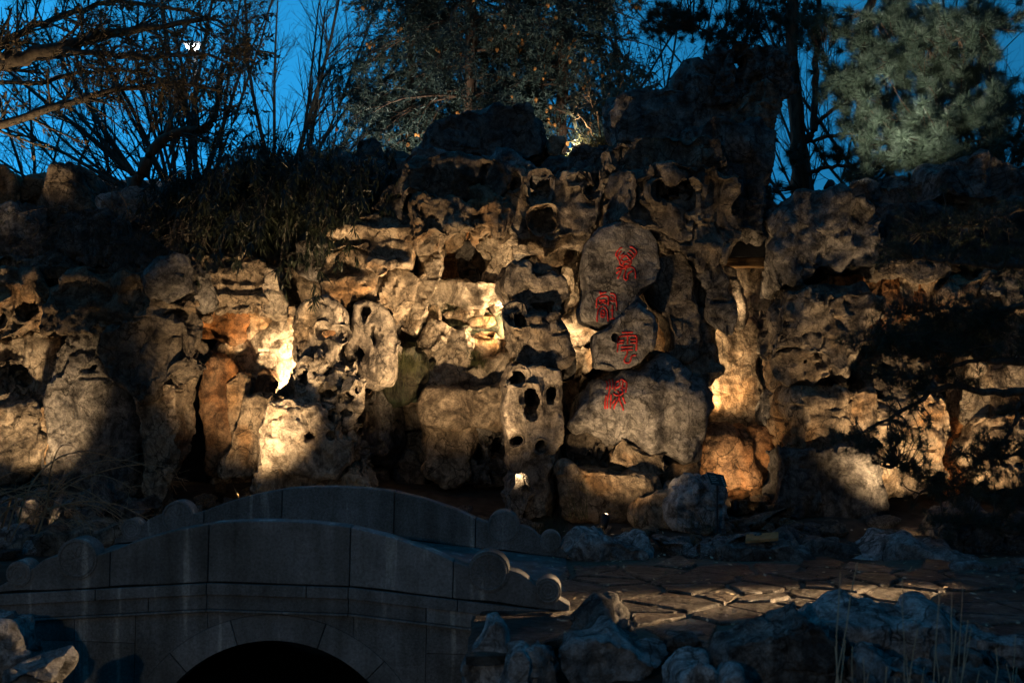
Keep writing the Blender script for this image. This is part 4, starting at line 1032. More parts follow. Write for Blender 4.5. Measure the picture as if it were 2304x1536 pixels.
for key, ox, oy, ks, strokes in CH:
    o = ROCK_OBJ[key]
    me = o.data
    bvh = BVHTree.FromPolygons([v.co.copy() for v in me.vertices], [tuple(p.vertices) for p in me.polygons])
    mb = MB()
    for st in strokes:
        fine_ = []
        for a, b in zip(st[:-1], st[1:]):
            n = max(1, int(math.hypot(b[0] - a[0], b[1] - a[1]) / 40))
            fine_ += [(a[0] + (b[0] - a[0]) * t / n, a[1] + (b[1] - a[1]) * t / n) for t in range(n)]
        fine_.append(st[-1])
        pts = []
        for (u, v) in fine_:
            tgt = Vector(at(ox + u * ks, oy + v * ks, o.location.y + .05)) - o.location
            cl = Vector((0, 0, CAMZ)) - o.location
            hit = bvh.ray_cast(cl, (tgt - cl).normalized())
            if hit[0] is not None: pts.append(hit[0] + Vector((0, .0012, 0)))
        if len(pts) > 1: mb.tube(pts, .0090, 6)
    mb.build('carved_character', MAT['red_paint'], o, smooth=True)
# ------------------------------------------------------------------ plants: helpers
def unit(v):
    return v / (np.linalg.norm(v, axis=-1, keepdims=True) + 1e-9)

def tube_batch(P, Rr, sides=4):
    """P (n,k,3) centre lines, Rr (n,k) radii -> verts, quads"""
    n, k, _ = P.shape
    T = np.gradient(P, axis=1)
    T = unit(T)
    ref = np.where(np.abs(T[..., 2:3]) > 0.9, np.array([1.0, 0, 0]), np.array([0, 0, 1.0]))
    U = unit(np.cross(T, ref)); W = np.cross(T, U)
    a = np.linspace(0, 2 * np.pi, sides, endpoint=False)
    V = P[:, :, None, :] + Rr[:, :, None, None] * (np.cos(a)[None, None, :, None] * U[:, :, None, :] + np.sin(a)[None, None, :, None] * W[:, :, None, :])
    base = (np.arange(n)[:, None, None] * k + np.arange(k - 1)[None, :, None]) * sides + np.arange(sides)[None, None, :]
    nxt = (np.arange(n)[:, None, None] * k + np.arange(k - 1)[None, :, None]) * sides + ((np.arange(sides) + 1) % sides)[None, None, :]
    Q = np.stack([base, nxt, nxt + sides, base + sides], -1).reshape(-1, 4)
    return V.reshape(-1, 3), Q

class Geo:
    """collects vertex and face arrays"""
    def __init__(self):
        self.v = []; self.q = []; self.t = []; self.n = 0
    def add(self, V, f):
        f = np.asarray(f) + self.n
        (self.q if f.shape[1] == 4 else self.t).append(f)
        self.v.append(V); self.n += len(V)
    def tubes(self, P, Rr, sides=4):
        self.add(*tube_batch(P, Rr, sides))
    def path(self, pts, r0, r1, sides=7, k=18, wob=0.0, rng=None):
        """one smooth limb through given points"""
        pts = np.asarray(pts, float)
        t = np.linspace(0, len(pts) - 1, k)
        i = np.clip(t.astype(int), 0, len(pts) - 2); f = (t - i)[:, None]
        p0 = pts[np.maximum(i - 1, 0)]; p1 = pts[i]; p2 = pts[i + 1]; p3 = pts[np.minimum(i + 2, len(pts) - 1)]
        c = 0.5 * ((2 * p1) + (-p0 + p2) * f + (2 * p0 - 5 * p1 + 4 * p2 - p3) * f ** 2 + (-p0 + 3 * p1 - 3 * p2 + p3) * f ** 3)
        if wob and rng is not None:
            c = c + rng.normal(0, wob, c.shape)
        rr = np.linspace(r0, r1, k)
        if rng is not None:
            rr = rr * rng.uniform(.88, 1.14, k)
        self.tubes(c[None], rr[None], sides)
        return c, rr
    def mesh(self, name, mat, smooth=True):
        fs = []
        if self.q: fs.append(np.concatenate(self.q))
        if self.t: fs.append(np.concatenate(self.t))
        return mesh_np(name, np.concatenate(self.v), fs, mat, smooth)
    def build(self, name, mat, parent=None, smooth=True, off=(0, 0, 0)):
        o = link(name, self.mesh(name, mat, smooth), parent)
        if parent is not None:                  # vertices are world points: bring them under the parent
            o.location = (-parent.location[0], -parent.location[1], -parent.location[2])
        return o

def curves(base, d, L, k, rng, bend=(0, 0, 0), wander=0.05):
    """n curves of k points from base (n,3) along d (n,3), bent by a constant pull"""
    n = len(base)
    d = unit(d)
    P = np.zeros((n, k, 3)); P[:, 0] = base
    step = (L / (k - 1))[:, None]
    bend = np.asarray(bend, float)
    for i in range(1, k):
        d = unit(d + bend / (k - 1) + rng.normal(0, wander, (n, 3)))
        P[:, i] = P[:, i - 1] + d * step
    return P

def side_shoots(P, Rr, m, lrange, ang, k, rng, bend=(0, 0, 0), wander=0.06, t0=0.2, rf=0.55, t1=1.0, rmin=0.0012):
    """m side twigs on each curve"""
    n, kk, _ = P.shape
    idx = np.repeat(np.arange(n), m)
    t = rng.uniform(t0, t1, len(idx)) * (kk - 1)
    i = np.clip(t.astype(int), 0, kk - 2); f = (t - i)[:, None]
    b = P[idx, i] * (1 - f) + P[idx, i + 1] * f
    tan = unit(P[idx, i + 1] - P[idx, i])
    r = unit(np.cross(tan, unit(rng.normal(size=(len(idx), 3)))))
    a = np.radians(rng.uniform(ang[0], ang[1], len(idx)))[:, None]
    d = tan * np.cos(a) + r * np.sin(a)
    L = rng.uniform(lrange[0], lrange[1], len(idx)) * (1.15 - 0.6 * t / (kk - 1))
    C = curves(b, d, L, k, rng, bend, wander)
    r0 = np.maximum((Rr[idx, i]) * rf, rmin)
    R2 = r0[:, None] * np.linspace(1, 0.35, k)[None, :]
    return C, np.maximum(R2, rmin * 0.6)

def along(P, per, rng, t0=0.0):
    """random points with tangents on curves"""
    n, k, _ = P.shape
    idx = np.repeat(np.arange(n), per)
    t = rng.uniform(t0, 1, len(idx)) * (k - 1)
    i = np.clip(t.astype(int), 0, k - 2); f = (t - i)[:, None]
    return P[idx, i] * (1 - f) + P[idx, i + 1] * f, unit(P[idx, i + 1] - P[idx, i])

def needles(pos, d, L, w, rng):
    d = unit(d)
    s = unit(np.cross(d, unit(rng.normal(size=d.shape)))) * (w / 2)
    V = np.stack([pos - s, pos + s, pos + d * np.asarray(L).reshape(-1, 1)], 1).reshape(-1, 3)
    return V, np.arange(len(V)).reshape(-1, 3)

def leaves(pos, d, nrm, L, w, sag=0.12):
    """lens-shaped folded leaves: 6 vertices, 4 triangles each"""
    d = unit(d); s = unit(np.cross(d, nrm)); u = np.cross(s, d)
    L = np.asarray(L).reshape(-1, 1); w = np.asarray(w).reshape(-1, 1)
    a = pos
    m1 = pos + d * L * 0.42 - u * L * 0.02
    tip = pos + d * L - u * L * sag
    l = m1 + s * w / 2 + u * w * 0.22
    r = m1 - s * w / 2 + u * w * 0.22
    V = np.stack([a, l, m1, r, tip], 1).reshape(-1, 3)
    b = np.arange(len(pos))[:, None] * 5
    Fq = np.concatenate([b + np.array([[0, 2, 1]]), b + np.array([[0, 3, 2]]), b + np.array([[1, 2, 4]]), b + np.array([[2, 3, 4]])])
    return V, Fq

def leaf_mat(name, c1, c2, rough=0.5, trans=0.25, spec=0.35, scale=6):
    m = bpy.data.materials.new(name); nt, bs = nodes_of(m); N = nt.nodes.new; L = nt.links.new
    geo = N('ShaderNodeNewGeometry')
    r = N('ShaderNodeValToRGB'); r.color_ramp.elements[0].color = c1 + (1,); r.color_ramp.elements[1].color = c2 + (1,)
    L(geo.outputs['Random Per Island'], r.inputs[0])
    L(r.outputs[0], bs.inputs['Base Color'])
    bs.inputs['Roughness'].default_value = rough
    bs.inputs['Specular IOR Level'].default_value = spec
    tr = N('ShaderNodeBsdfTranslucent'); L(r.outputs[0], tr.inputs['Color'])
    mx = N('ShaderNodeMixShader'); mx.inputs[0].default_value = trans
    out = [n for n in nt.nodes if n.type == 'OUTPUT_MATERIAL'][0]
    L(bs.outputs[0], mx.inputs[1]); L(tr.outputs[0], mx.inputs[2]); L(mx.outputs[0], out.inputs['Surface'])
    MAT[name] = m

def bark_mat(name, c1, c2):
    m = bpy.data.materials.new(name); nt, bs = nodes_of(m); N = nt.nodes.new; L = nt.links.new
    geo = N('ShaderNodeNewGeometry')
    mp = N('ShaderNodeMapping'); mp.inputs['Scale'].default_value = (26, 26, 6); L(geo.outputs['Position'], mp.inputs['Vector'])
    n = N('ShaderNodeTexNoise'); n.inputs['Scale'].default_value = 1.0; n.inputs['Detail'].default_value = 7; n.inputs['Distortion'].default_value = .6
    L(mp.outputs[0], n.inputs['Vector'])
    r = N('ShaderNodeValToRGB'); r.color_ramp.elements[0].position = .35; r.color_ramp.elements[1].position = .68
    r.color_ramp.elements[0].color = c1 + (1,); r.color_ramp.elements[1].color = c2 + (1,)
    L(n.outputs['Fac'], r.inputs[0]); L(r.outputs[0], bs.inputs['Base Color'])
    b = N('ShaderNodeBump'); b.inputs['Strength'].default_value = .9; b.inputs['Distance'].default_value = .015
    L(n.outputs['Fac'], b.inputs['Height']); L(b.outputs[0], bs.inputs['Normal'])
    bs.inputs['Roughness'].default_value = .9
    MAT[name] = m

bark_mat('grey_bark', (.045, .038, .030), (.13, .11, .085))
bark_mat('red_bark', (.06, .032, .02), (.22, .12, .07))
bark_mat('dry_cane', (.22, .15, .085), (.42, .31, .18))
bark_mat('orange_twig', (.30, .14, .06), (.48, .26, .11))
leaf_mat('conifer_needles', (.026, .042, .035), (.095, .130, .108), rough=.5, trans=.1)
leaf_mat('pine_needles', (.045, .068, .046), (.14, .185, .125), rough=.42, trans=.1, spec=.5)
leaf_mat('dark_pine_needles', (.02, .035, .024), (.07, .095, .065), rough=.45, trans=.1)
leaf_mat('bamboo_leaves', (.006, .010, .006), (.024, .032, .018), rough=.42, trans=.15)
leaf_mat('brown_leaves', (.05, .045, .02), (.22, .155, .08), rough=.5, trans=.25)
leaf_mat('golden_leaves', (.14, .12, .045), (.36, .30, .12), rough=.45, trans=.3)
leaf_mat('grey_green_leaves', (.08, .075, .045), (.20, .17, .10), rough=.45, trans=.25)
leaf_mat('dry_straw', (.36, .29, .18), (.62, .54, .38), rough=.7, trans=.15)
leaf_mat('wet_grass', (.02, .03, .012), (.10, .10, .04), rough=.5, trans=.2)
plain_mat('cone_brown', (.42, .17, .045), rough=.7, var=.35, scale=60)
# ------------------------------------------------------------------ trees and bushes behind the rockery
TERR = 3.0
def terrace(px, Y):
    p = at(px, 0, Y); p[2] = float(ground_z(np.array([p[0]]), np.array([p[1]]))[0]) - 0.05
    return p

def bare_bush(px, Y, n, fan, length, r, seed, label, bushy=1.0, spread=0.25, group='bare leafless bushes behind the rockery', kids=(15, 8)):
    """vase-shaped leafless bush: stems fan out of one foot (fan = left/right lean in degrees)"""
    rng = np.random.RandomState(seed)
    base = terrace(px, Y)
    root = empty('bare_bush', tuple(base)); tag(root, label, 'bush', group)
    a = np.radians(np.linspace(fan[0], fan[1], n) + rng.normal(0, 4, n))
    dep = rng.uniform(-spread, spread, n)
    d = np.stack([np.sin(a), dep, np.cos(a)], 1)
    b = base + np.stack([rng.normal(0, .12, n) + np.sin(a) * .15, rng.normal(0, .1, n), np.zeros(n)], 1)
    L = rng.uniform(length[0], length[1], n)
    P = curves(b, d, L, 9, rng, bend=(0, 0, .22), wander=.05)
    Rr = (r * rng.uniform(.55, 1.2, n))[:, None] * np.linspace(1, .25, 9)[None]
    for i in range(n):
        g = Geo(); g.tubes(P[i:i + 1], Rr[i:i + 1], 6); g.build('stem', MAT['grey_bark'], root)
    t = Geo()
    P2, R2 = side_shoots(P, Rr, int(kids[0] * bushy), (.5, 1.5), (14, 42), 5, rng, bend=(0, 0, .35), wander=.08, t0=.12, rf=.42, rmin=.0035)
    t.tubes(P2, R2, 4)
    P3, R3 = side_shoots(P2, R2, int(kids[1] * bushy), (.18, .65), (18, 55), 3, rng, bend=(0, 0, .3), wander=.10, rf=.5, rmin=.0024)
    t.tubes(P3, R3, 3)
    P4, R4 = side_shoots(P3, R3, 2, (.10, .3), (20, 60), 2, rng, bend=(0, 0, .2), wander=.1, rf=.6, rmin=.0018)
    t.tubes(P4, R4, 3)
    tw = t.build('twigs', MAT['grey_bark'], root); tw['kind'] = 'stuff'
    return root

bare_bush(425, 15.2, 17, (-66, 24), (2.6, 4.6), .040, 1, 'wide leafless bush fanning its stems low before the grey building')
bare_bush(300, 16.5, 9, (-60, 30), (3.0, 5.0), .032, 2, 'leafless bush leaning left behind the twisted red trunk')
bare_bush(640, 15.6, 9, (-14, 58), (2.6, 4.4), .038, 3, 'leafless bush leaning to the conifer with long straight stems')
bare_bush(90, 17.5, 7, (-50, 50), (3.5, 5.5), .030, 4, 'leafless bush at the far left behind the crest')
bare_bush(1180, 17.5, 6, (-25, 25), (4.0, 6.0), .035, 5, 'leafless tree-like bush behind the cone-bearing conifer')
bare_bush(1405, 17.0, 8, (-30, 32), (4.0, 6.0), .040, 6, 'leafless bush between the conifer and the peak stones')
bare_bush(1560, 18.5, 7, (-30, 30), (4.5, 6.5), .034, 7, 'leafless bush straight behind the peak stones')
bare_bush(1850, 18.0, 8, (-38, 40), (3.8, 6.0), .034, 8, 'leafless bush behind the dark forked trunk')
bare_bush(2010, 16.8, 7, (-40, 35), (3.4, 5.5), .040, 9, 'leafless bush behind the orange-barked trunk')
bare_bush(2270, 18.0, 7, (-35, 30), (4.5, 6.5), .045, 10, 'leafless bush behind the lit pine')

# --- twisted dark trunk at the left
root = empty('twisted_tree', tuple(terrace(345, 13.2))); tag(root, 'small dark tree with a kinked reddish trunk on the crest', 'tree')
rng = np.random.RandomState(31)
g = Geo()
c, rr = g.path([terrace(330, 13.2), at(300, 425, 13.2), at(318, 400, 13.2), at(335, 350, 13.2), at(372, 312, 13.2), at(420, 295, 13.2), at(460, 290, 13.2), at(482, 262, 13.2), at(492, 225, 13.3), at(500, 150, 13.4)], .085, .03, 8, 30, .006, rng)
g.path([at(372, 312, 13.2), at(385, 270, 13.2), at(400, 220, 13.3), at(402, 150, 13.4)], .03, .014, 6, 12, .006, rng)
g.path([at(300, 425, 13.2), at(270, 432, 13.1), at(245, 440, 13.0)], .06, .03, 6, 8, .006, rng)
g.build('trunk', MAT['red_bark'], root)
P = c[None]; R1 = rr[None]
t = Geo()
P2, R2 = side_shoots(P, R1, 26, (.3, .9), (25, 70), 6, rng, bend=(0, 0, .1), t0=.4, rf=.3, rmin=.004); t.tubes(P2, R2, 4)
P3, R3 = side_shoots(P2, R2, 7, (.12, .4), (25, 60), 4, rng, rf=.5, rmin=.002); t.tubes(P3, R3, 3)
b, tn = along(P3, 5, rng)
t.build('branches', MAT['red_bark'], root)['kind'] = 'stuff'
lv = Geo(); lv.add(*leaves(b, tn + rng.normal(0, .7, b.shape), rng.normal(size=b.shape), rng.uniform(.04, .08, len(b)), rng.uniform(.012, .02, len(b))))
lv.build('foliage', MAT['bamboo_leaves'], root)['kind'] = 'stuff'

# --- leafy brown tree reaching in from the left
root = empty('leafy_tree', tuple(terrace(-330, 12.8))); tag(root, 'brown-leaved tree whose limbs reach in over the left crest', 'tree')
rng = np.random.RandomState(41)
g = Geo()
tr = terrace(-330, 12.8)
g.path([tr, tr + np.array([.1, -.1, .8]), tr + np.array([.3, -.3, 1.5]), at(-140, 170, 12.0)], .17, .12, 9, 14, .008, rng)
limbs = [([at(-240, 210, 12.3), at(-60, 160, 11.8), at(40, 132, 11.6), at(120, 108, 11.5), at(230, 80, 11.4), at(360, 60, 11.4), at(470, 40, 11.3)], .105, .018),
         ([at(-240, 330, 12.3), at(-60, 300, 11.9), at(60, 262, 11.7), at(160, 230, 11.6), at(260, 205, 11.5), at(380, 190, 11.4), at(500, 205, 11.4)], .06, .012),
         ([at(-60, 160, 11.8), at(30, 80, 11.9), at(130, 40, 12.0), at(250, 0, 12.1), at(380, -40, 12.2)], .05, .015),
         ([at(120, 108, 11.5), at(220, 120, 11.3), at(330, 130, 11.2), at(450, 120, 11.1), at(540, 150, 11.1)], .035, .008),
         ([at(-100, 170, 11.9), at(60, 190, 11.8), at(200, 160, 11.9), at(330, 165, 12.0), at(430, 230, 12.0)], .03, .008),
         ([at(250, 0, 12.1), at(400, 20, 12.0), at(520, 60, 12.0), at(570, 110, 12.0)], .025, .007)]
LP = []; LR = []
for pts, a, b in limbs:
    c, rr = g.path(pts, a, b, 7, 20, .012, rng); LP.append(c); LR.append(rr)
g.build('trunk', MAT['grey_bark'], root)
LP = np.array(LP); LR = np.array(LR)
t = Geo()
P2, R2 = side_shoots(LP, LR, 34, (.25, .8), (25, 75), 6, rng, bend=(.1, 0, .05), rf=.35, t0=.1, rmin=.004); t.tubes(P2, R2, 4)
P3, R3 = side_shoots(P2, R2, 7, (.12, .38), (20, 60), 4, rng, rf=.5, rmin=.002); t.tubes(P3, R3, 3)
t.build('branches', MAT['grey_bark'], root)['kind'] = 'stuff'
keep = rng.rand(len(P3)) < .6
b, tn = along(P3[keep], 6, rng, .3)
lv = Geo(); lv.add(*leaves(b, tn + rng.normal(0, .6, b.shape) + np.array([0, 0, -.15]), rng.normal(size=b.shape) + np.array([0, 0, 1.0]), rng.uniform(.045, .095, len(b)), rng.uniform(.018, .032, len(b))))
lv.build('foliage', MAT['brown_leaves'], root)['kind'] = 'stuff'

# --- conifers
cone = Geo()
ck = np.linspace(0, 1, 7)
cone.tubes(np.stack([0 * ck, 0 * ck, -ck * .045], 1)[None], np.array([[.004, .014, .017, .016, .013, .009, .003]]), 7)
cme = cone.mesh('cone', MAT['cone_brown'])
def conifer(px, Y, h, r, n, seed, label, ncone, zlow=-.3):
    rng = np.random.RandomState(seed)
    tb = terrace(px, Y)
    root = empty('conifer', tuple(tb)); tag(root, label, 'tree', 'drooping conifers behind the crest')
    g = Geo()
    g.path([tb, tb + np.array([0.02, 0, h * .3]), tb + np.array([0, .02, h * .6]), tb + np.array([.03, 0, h])], .13 * r / 2.6, .03, 10, 24, .008, rng)
    g.build('trunk', MAT['red_bark'], root)
    zz = np.where(np.arange(n) < n * .85, rng.uniform(zlow, 4.2, n), rng.uniform(4.2, h, n))
    az = rng.uniform(0, 2 * np.pi, n)
    L = rng.uniform(.45, 1.0, n) * r * (1.10 - .85 * np.clip(zz, 0, h) / h)
    d = np.stack([np.cos(az), np.sin(az) * .8, np.full(n, .12)], 1)
    bb = np.tile(tb, (n, 1)); bb[:, 2] += zz
    P1 = curves(bb, d, L, 9, rng, bend=(0, 0, -.85), wander=.06)
    R1 = .020 * np.linspace(1, .2, 9)[None] * rng.uniform(.7, 1.2, (n, 1))
    g = Geo(); g.tubes(P1, R1, 5)
    P2, R2 = side_shoots(P1, R1, 15, (.25, .75), (25, 75), 4, rng, bend=(0, 0, -.9), t0=.12, rf=.4, rmin=.0025); g.tubes(P2, R2, 3)
    P3, R3 = side_shoots(P2, R2, 4, (.10, .30), (25, 60), 3, rng, bend=(0, 0, -.4), rf=.5, rmin=.0018)
    g.build('branches', MAT['red_bark'], root)['kind'] = 'stuff'
    b2_, t2_ = along(P2, 21, rng); b3_, t3_ = along(P3, 11, rng)
    b = np.concatenate([b2_, b3_]); tn = np.concatenate([t2_, t3_])
    nd = Geo(); nd.add(*needles(b, tn * .8 + unit(rng.normal(size=b.shape)), rng.uniform(.05, .09, len(b)), .014, rng))
    nd.build('needles', MAT['conifer_needles'], root, smooth=False)['kind'] = 'stuff'
    cand = P2[:, -1]
    pys = HZ - (cand[:, 2] - CAMZ) * F / cand[:, 1]
    vis = np.where((cand[:, 1] < Y - .3) & (pys > -20) & (pys < 345))[0]
    rng.shuffle(vis)
    for i in vis[:ncone]:
        for q in range(rng.randint(1, 4)):
            o = link('cone', cme, root, tuple(cand[i] + rng.normal(0, .03, 3) - tb)); s_ = rng.uniform(1.0, 1.6); o.scale = (s_, s_, s_)
            o.rotation_euler = (rng.normal(0, .3), rng.normal(0, .3), rng.uniform(0, 6))
conifer(1055, 14.2, 8.0, 1.9, 150, 51, 'big drooping conifer with a bare orange trunk above the crest boulder', 30)
conifer(920, 15.0, 7.0, 1.25, 95, 52, 'drooping conifer hanging low over the stones beside the bamboo', 14)
conifer(1262, 14.6, 7.0, 1.7, 110, 53, 'drooping conifer full of orange cones beside the leafy shrub', 40)

# --- pines
def pine(name, label, pads, boughs, per, nl, mat, seed, dspread, bark, base, twig=.004, ndl=58, width=.0032, up=.35, group=None, cat='tree', layer=0, pk_=1.6):
    """pads: (px,py,rx,ry,Y,count) clouds of needle tufts; boughs: ([points], r0, r1)"""
    rng = np.random.RandomState(seed)
    root = empty(name, tuple(base)); tag(root, label, cat, group)
    g = Geo(); S_ = []
    for pts, a, b in boughs:
        c, rr = g.path(pts, a, b, 8, 26, .010, rng); S_.append(c)
    g.build('trunk', MAT[bark], root)
    tp = []
    if layer:
        for c in S_[1:]:
            k = rng.randint(len(c) // 4, len(c), layer)
            tp += list(c[k] + rng.normal(0, 1, (layer, 3)) * np.array([.13, .11, .03]) + np.array([0, 0, .045]))
    S_ = np.concatenate(S_)
    for (px, py, rx, ry, Y, cnt) in pads:
        u = rng.normal(0, .45, (cnt, 2)); u = u / np.maximum(1, np.linalg.norm(u, axis=1, keepdims=True) / 1.1)
        u = np.concatenate([u, u * .8 + rng.normal(0, .15, u.shape)])[:max(4, int(cnt * pk_))]
        for a_, b_ in u:
            tp.append(at(px + a_ * rx, py + b_ * ry, Y + rng.normal(0, dspread)))
    tp = np.array(tp)
    near = S_[((tp[:, None, :] - S_[None]) ** 2).sum(-1).argmin(1)]
    mid = (tp + near) / 2 + rng.normal(0, .05, tp.shape)
    k = np.linspace(0, 1, 5)[None, :, None]
    C = near[:, None] * (1 - k) ** 2 + 2 * mid[:, None] * k * (1 - k) + tp[:, None] * k ** 2
    tw = Geo(); tw.tubes(C, np.linspace(twig * 1.6, twig * .6, 5)[None].repeat(len(C), 0), 4)
    tw.build('twigs', MAT[bark], root)['kind'] = 'stuff'
    td = unit(unit(C[:, -1] - C[:, -2]) + np.array([0, 0, up]) + rng.normal(0, .3, tp.shape))
    idx = np.repeat(np.arange(len(tp)), ndl)
    back = rng.uniform(0, .07, len(idx))[:, None]
    pos = tp[idx] - td[idx] * back
    dd = td[idx] * .75 + unit(rng.normal(size=(len(idx), 3)))
    nd = Geo(); nd.add(*needles(pos, dd, rng.uniform(nl * .75, nl * 1.1, len(idx)), width, rng))
    nd.build('needles', MAT[mat], root, smooth=False)['kind'] = 'stuff'
    return root

b0 = terrace(1945, 13.9)
pine('pine', 'lit grey-green pine with long needles over the right crest',
     [(2190,60,130,80,13.2,70),(2080,90,110,90,13.5,60),(1960,110,100,110,13.7,55),(1900,180,70,70,13.8,35),(2240,250,90,60,13.0,55),(2130,280,120,70,13.1,70),(2010,300,110,90,13.4,60),(2110,350,130,60,13.0,70),(2250,330,80,60,13.0,40),(1950,390,80,50,13.4,35),(2230,400,70,30,12.9,30),(2010,30,90,60,13.8,35),(1850,60,80,60,14.0,35),(2060,190,150,110,13.9,80),(2200,160,140,110,13.7,70),(1960,240,90,110,13.8,40),(2050,-200,260,140,13.6,90),(2150,-480,220,140,13.4,70)],
     [([b0, b0 + np.array([0, 0, 1.0]), at(1940, 250, 13.9), at(1945, 60, 13.9), at(1990, -60, 13.9)], .075, .05), ([at(1940, 330, 13.9), at(2010, 320, 13.6), at(2120, 330, 13.2), at(2260, 300, 13.0)], .03, .01),
      ([at(1945, 180, 13.9), at(2020, 130, 13.6), at(2120, 100, 13.3), at(2220, 60, 13.1)], .03, .01), ([at(1940, 220, 13.9), at(1900, 190, 13.9), at(1860, 150, 13.9)], .02, .008), ([at(1944, 280, 13.9), at(2040, 270, 13.5), at(2150, 240, 13.2), at(2260, 240, 12.9)], .03, .01),
      ([at(1985, 40, 13.9), at(2010, 0, 13.7), at(2030, -40, 13.5)], .03, .02)],
     0, .15, 'pine_needles', 61, .28, 'red_bark', b0, ndl=120, width=.0065, group=None)
b1 = terrace(1800, 14.2)
pine('dark_pine', 'dark pine with a forked black trunk right of the peak stones',
     [(1560,40,120,60,14.6,50),(1680,60,110,70,14.6,45),(1620,110,60,30,14.6,14),(1760,40,90,60,14.4,30),(1480,30,60,50,14.8,18),(1720,440,40,40,13.6,16),(1880,350,60,30,13.8,14),(1790,360,40,30,13.8,10),(1700,-200,260,140,14.3,90),(1760,-480,240,140,14.2,70)],
     [([b1, at(1800, 400, 14.2), at(1790, 250, 14.2), at(1780, 120, 14.2), at(1785, -60, 14.2)], .125, .07), ([at(1795, 320, 14.2), at(1830, 290, 14.2), at(1835, 150, 14.3), at(1840, -50, 14.4)], .06, .03),
      ([at(1785, 210, 14.2), at(1750, 170, 14.3), at(1690, 110, 14.5), at(1560, 60, 14.6)], .03, .012), ([at(1800, 400, 14.2), at(1850, 380, 14.1), at(1930, 370, 14.0), at(1985, 350, 14.0)], .035, .012), ([at(1826, 290, 14.2), at(1870, 250, 14.2), at(1930, 220, 14.3)], .03, .012),
      ([at(1815, 320, 14.2), at(1900, 300, 14.1), at(1960, 305, 14.0)], .028, .01)],
     0, .11, 'dark_pine_needles', 62, .3, 'red_bark', b1, ndl=110, width=.0065)
b2 = gnd(2560, 1240, .05); b2 = np.array([5.3, 9.7, .1])
fx = lambda px, py, Y=9.6: at(px, py, Y)
pine('leaning_pine', 'black-green garden pine reaching its crooked boughs in from the right',
     [(2130,740,210,70,9.5,150),(2030,775,120,55,9.4,80),(2240,720,120,55,9.7,70),(2090,690,130,40,9.6,50),(1985,985,110,44,9.3,75),(2060,960,50,30,9.4,20),(2045,868,60,26,9.5,26),(2110,840,50,22,9.5,16),(2245,990,70,40,9.5,40),(2230,1060,90,60,9.5,50),(2180,1110,130,50,9.4,50),(2270,1150,60,40,9.4,22),
      (2150,500,170,70,9.9,70),(2040,540,90,60,9.8,34),(2260,560,90,40,9.8,30),(2230,790,60,35,9.7,20),(2290,620,50,40,9.8,14),(1985,560,40,40,9.8,12),(2120,1180,60,26,9.3,14)],
     [([b2, np.array([5.0, 9.8, 1.2]), fx(2480, 760, 9.8), fx(2440, 560, 9.9), fx(2400, 430, 9.9)], .12, .07), ([fx(2440, 600), fx(2304, 598), fx(2210, 596), fx(2120, 588), fx(2060, 578)], .035, .012), ([fx(2460, 840), fx(2304, 815), fx(2250, 812), fx(2205, 805), fx(2175, 780), fx(2120, 788), fx(2050, 800)], .04, .010),
      ([fx(2175, 790), fx(2190, 745), fx(2230, 730), fx(2280, 700)], .018, .007), ([fx(2470, 890), fx(2304, 878), fx(2230, 884), fx(2160, 868), fx(2100, 882), fx(2060, 908), fx(2020, 930), fx(1960, 962), fx(1910, 990)], .038, .008), ([fx(2300, 880), fx(2290, 930), fx(2260, 990), fx(2200, 1040), fx(2150, 1080)], .022, .009),
      ([fx(2480, 1130), fx(2304, 1125), fx(2230, 1118), fx(2130, 1095), fx(2060, 1112)], .03, .009), ([fx(2400, 450, 9.9), fx(2304, 470, 9.9), fx(2200, 500, 9.9), fx(2080, 520, 9.9)], .03, .01),
      ([fx(2450, 700), fx(2304, 690), fx(2220, 700), fx(2130, 690), fx(2060, 705), fx(1990, 700)], .028, .007), ([fx(2210, 806), fx(2130, 830), fx(2060, 850), fx(1990, 850), fx(1930, 838)], .018, .006), ([fx(2460, 1000, 9.5), fx(2330, 1010, 9.5), fx(2240, 1030, 9.5), fx(2160, 1020, 9.5)], .025, .007), ([fx(2120, 785, 9.5), fx(2050, 765, 9.45), fx(1980, 760, 9.4), fx(1920, 775, 9.4)], .014, .006), ([fx(2470, 1210, 9.3), fx(2320, 1200, 9.3), fx(2210, 1180, 9.3), fx(2120, 1175, 9.3)], .025, .008), ([fx(2130, 1095, 9.6), fx(2060, 1060, 9.5), fx(2010, 1050, 9.4)], .012, .005)],
     0, .085, 'dark_pine_needles', 63, .14, 'grey_bark', b2, ndl=70, width=.0036, layer=34, pk_=.7)

# --- hanging bamboo on the rockery
root = empty('hanging_bamboo', tuple(at(640, 420, 11.7))); tag(root, 'dark mass of hanging bamboo leaves spilling over the rockery', 'bamboo')
rng = np.random.RandomState(71)
n = 250
bx = rng.normal(640, 92, n).clip(460, 820); st = np.array([at(x, 395 + rng.uniform(0, 50), 11.9 + rng.uniform(-.2, .3)) for x in bx])
d = np.stack([(bx - 640) / 330 + rng.normal(0, .35, n), rng.uniform(-1.0, -.2, n), rng.uniform(.1, 1.1, n)], 1)
tip = np.clip(1 - np.abs(bx - 670) / 160, .25, 1)
P1 = curves(st, d, rng.uniform(.5, .9, n) + 1.5 * tip * rng.rand(n) ** 1.5, 10, rng, bend=(0, -.15, -2.4), wander=.06)
R1 = np.full((n, 10), .004) * np.linspace(1, .4, 10)
g = Geo(); g.tubes(P1, R1, 4)
P2, R2 = side_shoots(P1, R1, 12, (.10, .30), (20, 70), 4, rng, bend=(0, -.2, -.8), rf=.6, rmin=.0015, t0=.05); g.tubes(P2, R2, 3)
g.build('stems', MAT['grey_bark'], root)['kind'] = 'stuff'
e = P2[:, -1]; tn = unit(P2[:, -1] - P2[:, -2])
